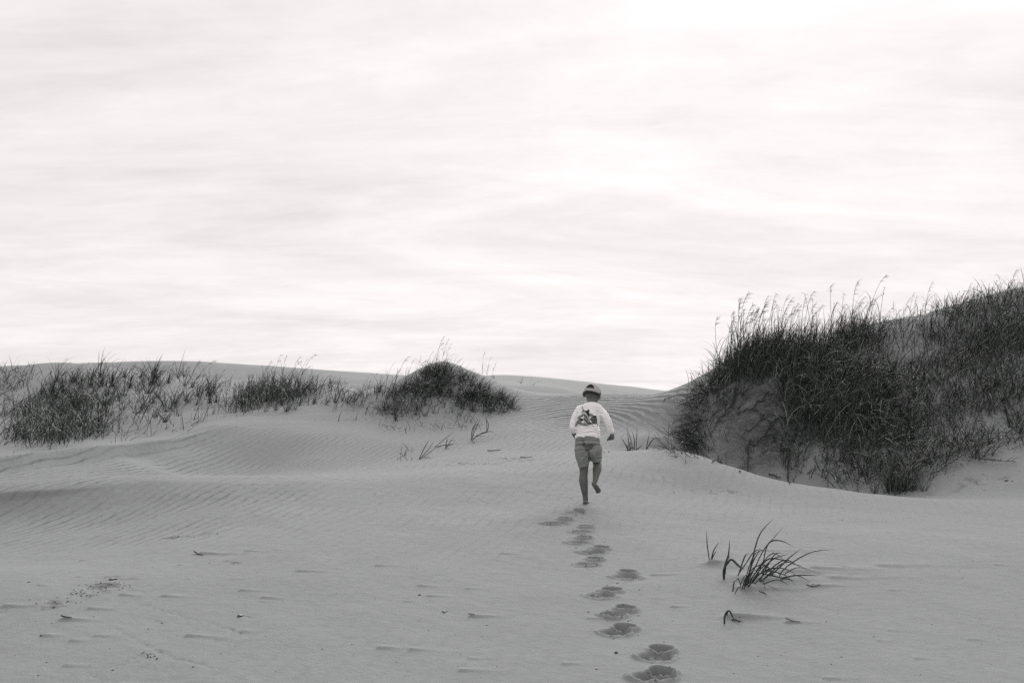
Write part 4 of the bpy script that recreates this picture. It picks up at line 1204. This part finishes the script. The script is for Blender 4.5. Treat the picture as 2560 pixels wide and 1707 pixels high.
# shirt
TILT = (0.03, 0.12, 1.0)
UP = lambda a, b=0.0: (b, a, 1.0)
sh = [loft([(J(552, 336, 0.066), 0.050, 0.048, UP(0.3)), (J(546, 346, 0.064), 0.074, 0.056, UP(0.3)), (J(541, 358, 0.058), 0.104, 0.060, UP(0.25)), (J(536, 378, 0.052), 0.126, 0.068, UP(0.2)),
            (J(528, 430, 0.045), 0.122, 0.082, UP(0.18)), (J(521, 500, 0.034), 0.117, 0.090, UP(0.16)), (J(516, 570, 0.022), 0.114, 0.090, UP(0.16)), (J(512, 630, 0.010), 0.115, 0.091, UP(0.2)),
            (J(508, 668, 0.003), 0.121, 0.099, UP(0.24)), (J(507, 686, 0.000), 0.123, 0.102, UP(0.26))], 36)]
sh.append(limb([J(440, 402, 0.05), J(404, 462, 0.038), J(384, 520, 0.022), J(373, 572, 0.008), J(380, 605, 0.045)], [0.046, 0.044, 0.041, 0.038, 0.034], 20))
sh.append(limb([J(624, 402, 0.055), J(674, 456, 0.035), J(709, 515, 0.018), J(729, 562, 0.024), J(745, 610, 0.038)], [0.048, 0.045, 0.038, 0.032, 0.027], 20))
sme = union('shirt', sh, 0.0045, 2)
def seg_d(x, z, a, b):
    ax, az = (a[0] - 480) / ZS, (1318 - a[1]) / ZS; bx_, bz = (b[0] - 480) / ZS, (1318 - b[1]) / ZS
    t = np.clip(((x - ax) * (bx_ - ax) + (z - az) * (bz - az)) / ((bx_ - ax) ** 2 + (bz - az) ** 2 + 1e-9), 0, 1)
    return np.hypot(x - ax - t * (bx_ - ax), z - az - t * (bz - az))
def shirt_folds(co, no):
    x, y, z = co.T
    d = np.zeros(len(co))
    zy = 1318 - z * ZS
    # soft horizontal folds bunching above the waist
    w = sstep(530, 590, zy) * (1 - sstep(668, 682, zy))
    tor = np.abs(x - 0.03) < 0.125
    wv = np.sin((z * 1.0 + 0.10 * x + 0.012 * np.sin(x * 40 + z * 30) + 0.02 * vnoise(x, z, 22, 3)) * 2 * np.pi / 0.030)
    d += tor * w * 0.0045 * wv * (0.5 + 1.1 * (vnoise(x, z, 14, 8) + 0.5))
    d += 0.007 * vnoise(x, z + y, 16, 1) + 0.004 * vnoise(x + y, z, 34, 2)
    for a, b, am, wd in (((612, 420), (622, 560), -0.017, 0.011), ((640, 470), (690, 600), -0.009, 0.009), ((630, 430), (680, 450), -0.006, 0.007), ((690, 520), (735, 540), -0.005, 0.006), ((680, 490), (725, 510), -0.004, 0.006), ((355, 540), (400, 560), -0.005, 0.006), ((460, 350), (520, 420), -0.003, 0.010), ((500, 620), (620, 640), -0.004, 0.006), ((655, 455), (720, 590), 0.006, 0.008), ((408, 430), (402, 560), -0.012, 0.010),
                         ((600, 360), (608, 430), -0.004, 0.010), ((395, 480), (380, 580), -0.003, 0.007), ((660, 520), (700, 560), -0.004, 0.006), ((430, 590), (620, 560), -0.003, 0.006), ((405, 640), (600, 610), -0.004, 0.006)):
        d += am * np.exp(-(seg_d(x, z, a, b) / wd) ** 2) * (no[:, 1] < 0.3)
    return d
deform(sme, shirt_folds)
shirt = add_part('shirt', sme, M_SHIRT, child)
# collar and cuff ribs
def torus_ring(c, rx, ry, axis, r, n=40):
    t = Vector(axis).normalized(); xa = Vector((1, 0, 0)); xa = (xa - t * xa.dot(t)).normalized(); ya = t.cross(xa)
    p = [np.array(c) + np.array(xa) * rx * math.cos(2 * math.pi * k / n) + np.array(ya) * ry * math.sin(2 * math.pi * k / n) for k in range(n + 1)]
    return tubes([p], [np.full(n + 1, r)], 1.0, 8)
v, q_, t_ = torus_ring(J(551, 342, 0.066), 0.056, 0.051, UP(0.3), 0.0052)
add_part('collar', np_mesh('collar', v, q_, M_SHIRT), M_SHIRT, shirt)
v, q_, t_ = torus_ring(J(746, 613, 0.039), 0.0265, 0.0265, (0.3, 0.2, -1.0), 0.0042)
add_part('cuff', np_mesh('cuff', v, q_, M_SHIRT), M_SHIRT, shirt)

# shorts
so = [loft([(J(508, 672, 0.0), 0.104, 0.082, UP(0.24)), (J(509, 700, -0.002), 0.115, 0.094, UP(0.2)), (J(512, 740, -0.004), 0.126, 0.100, UP(0.12)), (J(513, 790, 0.0), 0.128, 0.098),
            (J(516, 830, 0.006), 0.118, 0.085), (J(525, 862, 0.012), 0.070, 0.060)], 32)]
so.append(limb([J(462, 790, 0.0), J(462, 850, 0.01), J(468, 905, 0.022)], [0.080, 0.072, 0.060], 22))
so.append(loft([(J(462, 850, 0.01), 0.074, 0.076), (J(467, 900, 0.02), 0.060, 0.066), (J(473, 950, 0.03), 0.050, 0.058, (0.30, 0.1, -1))], 24))
so.append(limb([J(574, 780, 0.0), J(580, 820, 0.03)], [0.076, 0.070], 22))
so.append(loft([(J(576, 800, 0.02), 0.074, 0.074, (0.05, 0.4, -1)), (J(582, 850, 0.045), 0.067, 0.070, (0.05, 0.4, -1)), (J(588, 893, 0.065), 0.063, 0.068, (-0.1, 0.3, -1))], 24))
ome = union('shorts', so, 0.0045, 2)
def short_folds(co, no):
    x, y, z = co.T
    d = 0.005 * vnoise(x, z + y, 20, 4) + 0.0025 * vnoise(x, z, 42, 5)
    for a, b, am, wd in (((455, 700), (505, 800), -0.013, 0.010), ((505, 800), (525, 880), -0.022, 0.010), ((480, 715), (560, 830), 0.006, 0.012), ((395, 800), (495, 790), -0.007, 0.008),
                         ((500, 830), (440, 900), 0.006, 0.010), ((440, 900), (445, 950), 0.004, 0.007), ((500, 880), (455, 955), 0.004, 0.006), ((530, 800), (570, 860), 0.007, 0.012), ((560, 860), (640, 855), 0.006, 0.010),
                         ((560, 875), (640, 872), -0.007, 0.007), ((400, 770), (480, 775), 0.004, 0.008), ((470, 930), (510, 900), -0.004, 0.006)):
        d += am * np.exp(-(seg_d(x, z, a, b) / wd) ** 2) * (no[:, 1] < 0.3)
    zy = 1318 - z * ZS
    d += (1 - sstep(690, 706, zy)) * 0.0018 * np.sin(x * 420)
    return d
deform(ome, short_folds)
shorts = add_part('shorts', ome, M_SHORTS, child)
v, q_, t_ = torus_ring(J(509, 706, -0.003), 0.1165, 0.0955, UP(0.2), 0.0035, 60)
add_part('waistband_seam', np_mesh('waistband_seam', v, q_, M_BAND), M_BAND, shorts)

# cap: crown with the arched opening and strap at the back, button, and the peak over the brow
ca_r = (0.0815, 0.0975, 0.0850)
n, m = 144, 60
CV, CF = [], []
for i in range(m + 1):
    el = (i / m) * (math.pi / 2 + R(10)) - R(10)
    for j in range(n):
        a = 2 * math.pi * j / n
        e_ = math.cos(el) ** 0.80 if el > 0 else 1.0 - 0.12 * (-el)
        x, y, z = ca_r[0] * e_ * math.sin(a), -ca_r[1] * e_ * math.cos(a), ca_r[2] * math.sin(el)
        seam = abs(((a / (2 * math.pi) * 6) % 1) - 0.5)
        k = 1 - 0.008 * math.exp(-((0.5 - seam) / 0.03) ** 2) + 0.012 * mnoise.noise((x * 28, y * 28, z * 28))
        CV.append(hd(x * k, -0.004 + y * k, 0.014 + z))
for i in range(m):
    for j in range(n):
        el = ((i + 0.5) / m) * (math.pi / 2 + R(10)) - R(10)
        a = 2 * math.pi * (j + 0.5) / n
        a = a - 2 * math.pi if a > math.pi else a
        zz_ = (el - R(6)) / R(34)                # 0 at the top of the strap, 1 at the top of the arch
        if 0 <= zz_ <= 1 and abs(a) < R(31) * math.sqrt(max(0, 1 - zz_ ** 2.2)): continue
        j2 = (j + 1) % n
        CF.append((i * n + j, i * n + j2, (i + 1) * n + j2, (i + 1) * n + j))
cap_root = bpy.data.objects.new('cap', None); C.objects.link(cap_root); cap_root.parent = child
crown = link_mesh('crown', CV, CF, M_CAP, cap_root)
md = crown.modifiers.new('solid', 'SOLIDIFY'); md.thickness = 0.0028; md.offset = -0.5
bv, bf = ellipsoid(hd(0, -0.004, 0.100), (0.008, 0.008, 0.004), HR, 14, 8)
link_mesh('button', bv, bf, M_CAP, cap_root)
BV, BF = [], []
nu, nv = 24, 8
for i in range(nv + 1):
    for j in range(nu + 1):
        a = (j / nu - 0.5) * R(100)
        rr_ = 1 + i / nv * 0.48 * max(0.0, math.cos(a * 0.98)) ** 0.7
        x = ca_r[0] * math.sin(a) * (1 + 0.02 * i / nv); y = -0.004 + ca_r[1] * math.cos(a) * rr_
        z = 0.012 + 0.010 * math.cos(a * 1.1) - 0.018 * (i / nv) ** 1.3 - 0.010 - 0.02 * (a / R(56)) ** 2 * (i / nv)
        BV.append(hd(x, y, z))
for i in range(nv):
    for j in range(nu):
        k = i * (nu + 1) + j
        BF.append((k, k + 1, k + nu + 2, k + nu + 1))
br = link_mesh('peak', BV, BF, M_CAP, cap_root)
md = br.modifiers.new('solid', 'SOLIDIFY'); md.thickness = 0.004

# the print on the back of the shirt: leaping billfish, sea, land and two lettered bands
M_INK = [plain_mat('print_ink_%s' % nm, c, 0.9, 0.2, 90.0, spec=0.1) for nm, c in
         (('black', (0.022, 0.028, 0.024)), ('dark', (0.075, 0.085, 0.080)), ('mid', (0.20, 0.21, 0.205)), ('light', (0.40, 0.41, 0.405)), ('pale', (0.62, 0.62, 0.62)))]
INK = [
 (3, [(480,480),(560,500),(590,560),(590,720),(520,720),(500,640)]),
 (1, [(200,1180),(250,1080),(340,1015),(480,1010),(620,1060),(560,1110),(440,1180),(380,1210),(260,1260)]),
 (1, [(960,985),(1080,945),(1440,935),(1465,1150),(1462,1270),(1400,1312),(1200,1300),(1090,1230),(1110,1160),(1010,1060)]),
 (1, [(250,900),(330,800),(500,735),(590,720),(600,800),(540,850),(420,895),(340,930),(300,1000),(255,990)]),
 (1, [(950,650),(1060,660),(1180,715),(1290,800),(1190,862),(1110,860),(950,790)]),
 (1, [(290,1260),(380,1205),(540,1240),(800,1252),(900,1190),(1000,1190),(1180,1230),(1170,1340),(1000,1332),(850,1372),(640,1402),(420,1372),(300,1340)]),
 (0, [(1010,935),(1150,885),(1290,800),(1360,785),(1412,797),(1440,930),(1200,918),(1080,945)]),
 (0, [(325,965),(360,938),(480,950),(590,990),(620,1060),(480,1010),(350,1015)]),
 (2, [(230,1190),(290,1110),(400,1060),(420,1120),(390,1180),(270,1240)]),
 (3, [(600,500),(680,520),(760,610),(820,720),(900,860),(925,985),(880,960),(800,830),(700,730),(600,690)]),
 (2, [(640,800),(700,785),(780,850),(870,960),(890,1100),(850,1205),(780,1150),(700,1020),(610,920)]),
 (0, [(600,695),(700,730),(800,830),(885,960),(870,1000),(775,870),(690,795),(620,770)]),
 (0, [(600,960),(680,1000),(800,1130),(865,1235),(780,1235),(700,1125),(640,1045)]),
 (2, [(885,1000),(960,1010),(980,1190),(900,1195)]),
 (0, [(615,430),(700,468),(820,485),(870,440),(975,398),(952,500),(932,620),(942,800),(960,930),(920,880),(860,745),(800,645),(730,545),(640,485)]),
 (0, [(522,165),(545,165),(572,270),(604,360),(620,432),(596,560),(556,505),(575,400),(545,290)]),
 (0, [(205,1240),(250,1262),(240,1370),(208,1368)]),
 (0, [(620,1080),(650,1085),(672,1210),(655,1210)]),
 (2, [(720,1405),(850,1418),(990,1392),(990,1408),(850,1440),(720,1425)]),
 (2, [(1120,1420),(1240,1425),(1240,1445),(1180,1440),(1120,1436)]),
 (2, [(1040,1050),(1140,1060),(1200,1100),(1150,1110),(1060,1080)]),
 (3, [(1300,1190),(1380,1200),(1440,1240),(1400,1245),(1310,1215)]),
 (3, [(1080,1225),(1150,1240),(1140,1290),(1070,1270)]),
]
def band_letters(p0, p1, p2, n, h_):
    """light letter strokes set along a curved band"""
    L_ = []
    for k in range(n):
        t = (k + 0.5) / n
        x = (1 - t) ** 2 * p0[0] + 2 * t * (1 - t) * p1[0] + t * t * p2[0]; y = (1 - t) ** 2 * p0[1] + 2 * t * (1 - t) * p1[1] + t * t * p2[1]
        sgn = (-1) ** k * 6
        L_.append((4, [(x - 9, y - h_), (x + 9, y - h_ + 6), (x + 9 + sgn, y + h_), (x - 9 + sgn, y + h_ - 6)]))
    return L_
INK += band_letters((300, 900), (350, 810), (540, 775), 7, 34) + band_letters((985, 720), (1080, 735), (1210, 815), 7, 34) + band_letters((340, 1290), (560, 1350), (840, 1300), 12, 34)
bms = bmesh.new(); bms.from_mesh(sme); shirt_tree = BVHTree.FromBMesh(bms); bms.free()
PV, PF, PM = [], [], []
for order, (ink, poly) in enumerate(INK):
    bm = bmesh.new()
    vs = [bm.verts.new(((372.4 + x * 0.1575 - 480) / ZS, 0, (1318 - 333.2 - y * 0.1575) / ZS)) for x, y in poly]
    bm.faces.new(vs)
    bmesh.ops.triangulate(bm, faces=bm.faces)
    for _ in range(3):
        lg = [e for e in bm.edges if e.calc_length() > 0.011]
        if not lg: break
        bmesh.ops.subdivide_edges(bm, edges=lg, cuts=1)
        bmesh.ops.triangulate(bm, faces=bm.faces)
    bm.verts.index_update()
    o = len(PV)
    for v_ in bm.verts:
        loc, nrm, _, _ = shirt_tree.ray_cast(Vector((v_.co.x, -1.0, v_.co.z)), Vector((0, 1, 0)))
        if loc is None: loc = Vector((v_.co.x, -0.02, v_.co.z)); nrm = Vector((0, -1, 0))
        PV.append(loc + Vector((0, -1, 0)) * (0.0016 + 0.00022 * order))
    for f in bm.faces:
        PF.append(tuple(o + v_.index for v_ in f.verts)); PM.append(ink)
    bm.free()
pm = bpy.data.meshes.new('print'); pm.from_pydata([tuple(v) for v in PV], [], PF)
for mm in M_INK: pm.materials.append(mm)
pm.polygons.foreach_set('material_index', PM); pm.update()
po = bpy.data.objects.new('print', pm); C.objects.link(po); po.parent = shirt
po['label'] = 'dark printed leaping billfish between two lettered bands'



number_labels()
# ------------------------------------------------------------------ small things on the sand
def on_sand(px, py):
    p = at1(px, py)
    p[2] = full_height(p[:1], p[1:2])[0][0]
    return p
def shell(px, py, size, rz, label, tilt=0.3):
    """half of a bivalve: ribbed cupped fan with a hinge"""
    V, F = [], []
    nu, nv = 18, 7
    for i in range(nv + 1):
        for j in range(nu + 1):
            a = (j / nu - 0.5) * R(190); r_ = i / nv
            rib = 1 + 0.04 * math.cos(j * math.pi)
            x = math.sin(a) * r_ * size * rib; y = (math.cos(a) * 0.75 + 0.25) * r_ * size * rib
            V.append((x, y, size * 0.42 * (1 - (1 - r_ * 0.98) ** 2) * (1 - r_ ** 3) + size * 0.10 * (1 - r_)))
    for i in range(nv):
        for j in range(nu):
            k = i * (nu + 1) + j
            F.append((k, k + 1, k + nu + 2, k + nu + 1))
    o = link_mesh('shell', V, F, M_SHELL)
    md_ = o.modifiers.new('solid', 'SOLIDIFY'); md_.thickness = size * 0.07
    p = on_sand(px, py)
    o.location = p + np.array([0, 0, -0.002]); o.rotation_euler = (tilt, 0.1, rz)
    tag(o, label, 'shell', 'dark shells on the sand')
shell(262, 1331, 0.030, 0.9, 'dark shell on the coarse sand patch at lower left', 0.35)
shell(556, 1413, 0.026, 1.2, 'dark shell on smooth sand at bottom left of centre', 0.3)
shell(2315, 1102, 0.040, 0.4, 'dark shell on bare sand below the right dune', 0.2)
def twig(line, r0, label):
    r0 = r0 * 0.75
    pp = np.array([on_sand(*q) for q in line]); pp[:, 2] += r0 * 0.7
    pp[0, 2] += 0.012
    pth = smooth_path(pp, 12)
    o = bpy.data.objects.new('twig', tone_mesh('twig', tubes([pth], [np.linspace(r0, r0 * 0.5, 12)], 0.8, 6), M_ROOT)); C.objects.link(o)
    tag(o, label, 'twig', 'twigs on the sand')
twig([(446,1270),(455,1273),(466,1274)], 0.007, 'forked dark twig with a long sand tail at lower left')
twig([(1195,1051),(1210,1050),(1222,1049)], 0.008, 'small dark twig on the flat sand left of the child')
twig([(1120,1037),(1135,1034),(1150,1032)], 0.010, 'dark twig at a small sand scarp below the mound')
twig([(1852,1349),(1870,1350),(1884,1348)], 0.005, 'short twig right of the large near tuft')
twig([(1805,1428),(1820,1429),(1838,1429)], 0.004, 'thin twig right of the curled grass loop')
twig([(140,1418),(150,1422),(165,1422)], 0.006, 'dark twig near the lower left edge')
twig([(1075,1412),(1090,1414)], 0.004, 'thin twig at the head of a sand tail at bottom centre')
def lump(c, r_, flat=0.6):
    V, F = ellipsoid((0, 0, 0), (1, 1, 1), None, 8, 5)
    sx = random.uniform(0.7, 1.3)
    V = [np.array([v[0] * sx, v[1], v[2] * flat]) * r_ * random.uniform(0.8, 1.15) + c for v in V]
    return V, F
def pebble(px, py, r_, label):
    V, F = lump(np.zeros(3), r_)
    o = link_mesh('pebble', V, F, M_STONE)
    o.location = on_sand(px, py); tag(o, label, 'pebble', 'dark pebbles on the sand')
for px, py, r_, lb in ((964,1365,0.011,'dark pebble alone on smooth sand at bottom centre'),(1017,1403,0.009,'dark pebble beside the fragments at bottom centre'),(95,1457,0.011,'dark pebble near the bottom left corner'),
                       (124,1396,0.009,'small dark pebble beside the coarse patch at lower left'),(1351,1403,0.008,'small dark pebble left of the lower footprints'),(1415,1499,0.012,'dark crumb left of the lowest footprints'),
                       (66,1337,0.007,'small dark pebble above the coarse patch at far left'),(500,1225,0.009,'dark pebble on the far sand left of centre')):
    pebble(px, py, r_, lb)
def specks(name, spots, mat, label, cat, flat=0.5):
    V, F = [], []
    for px, py, r_ in spots:
        p = at1(px, py)
        if np.isnan(p[1]): continue
        p[2] = full_height(p[:1], p[1:2])[0][0]
        v, f = lump(p, r_ * random.uniform(0.6, 1.2), flat)
        o = len(V); V += v; F += [tuple(i + o for i in q) for q in f]
    ob = link_mesh(name, V, F, mat)
    tag(ob, label, cat, None, 'stuff')
sp = []
for cx, cy, rx, ry, n in ((245,1345,60,13,60),(190,1365,50,8,30),(120,1385,50,6,20),(415,1232,32,5,24),(340,1508,18,8,12),(1190,1053,60,4,20),(1080,1063,50,3,10),(1640,1128,70,6,9),(2250,1105,90,18,16),(1020,1403,12,4,6),(1950,1180,200,10,8)):
    for k in range(n):
        sp.append((cx + random.gauss(0, rx * 0.5), cy + random.gauss(0, ry * 0.5), 0.0055 * (1.6 if cy < 1150 else 1)))
for k in range(200):
    sp.append((random.uniform(0, 2352), random.uniform(1170, 1560), random.choice((0.003, 0.004, 0.005))))
specks('shell_fragments', sp, M_STONE, 'tiny dark shell and plant fragments scattered over the near sand', 'fragments')
M_CLOD = plain_mat('sand_clod', (0.195, 0.205, 0.207), 0.95, 0.2, 120.0, bump=0.002, bscale=300, spec=0.1)
cl = []
for a, b, c, d, st in PRINTS:
    for k in range(int(16 * st)):
        cl.append((c + random.gauss(0, 13), d + random.gauss(0, 6), 0.0065))
    for k in range(5):
        cl.append((a + random.gauss(8, 14), b + random.gauss(6, 10), 0.005))
specks('sand_clods', cl, M_CLOD, 'small crumbs of sand kicked up around the footprints', 'sand crumbs', 0.75)
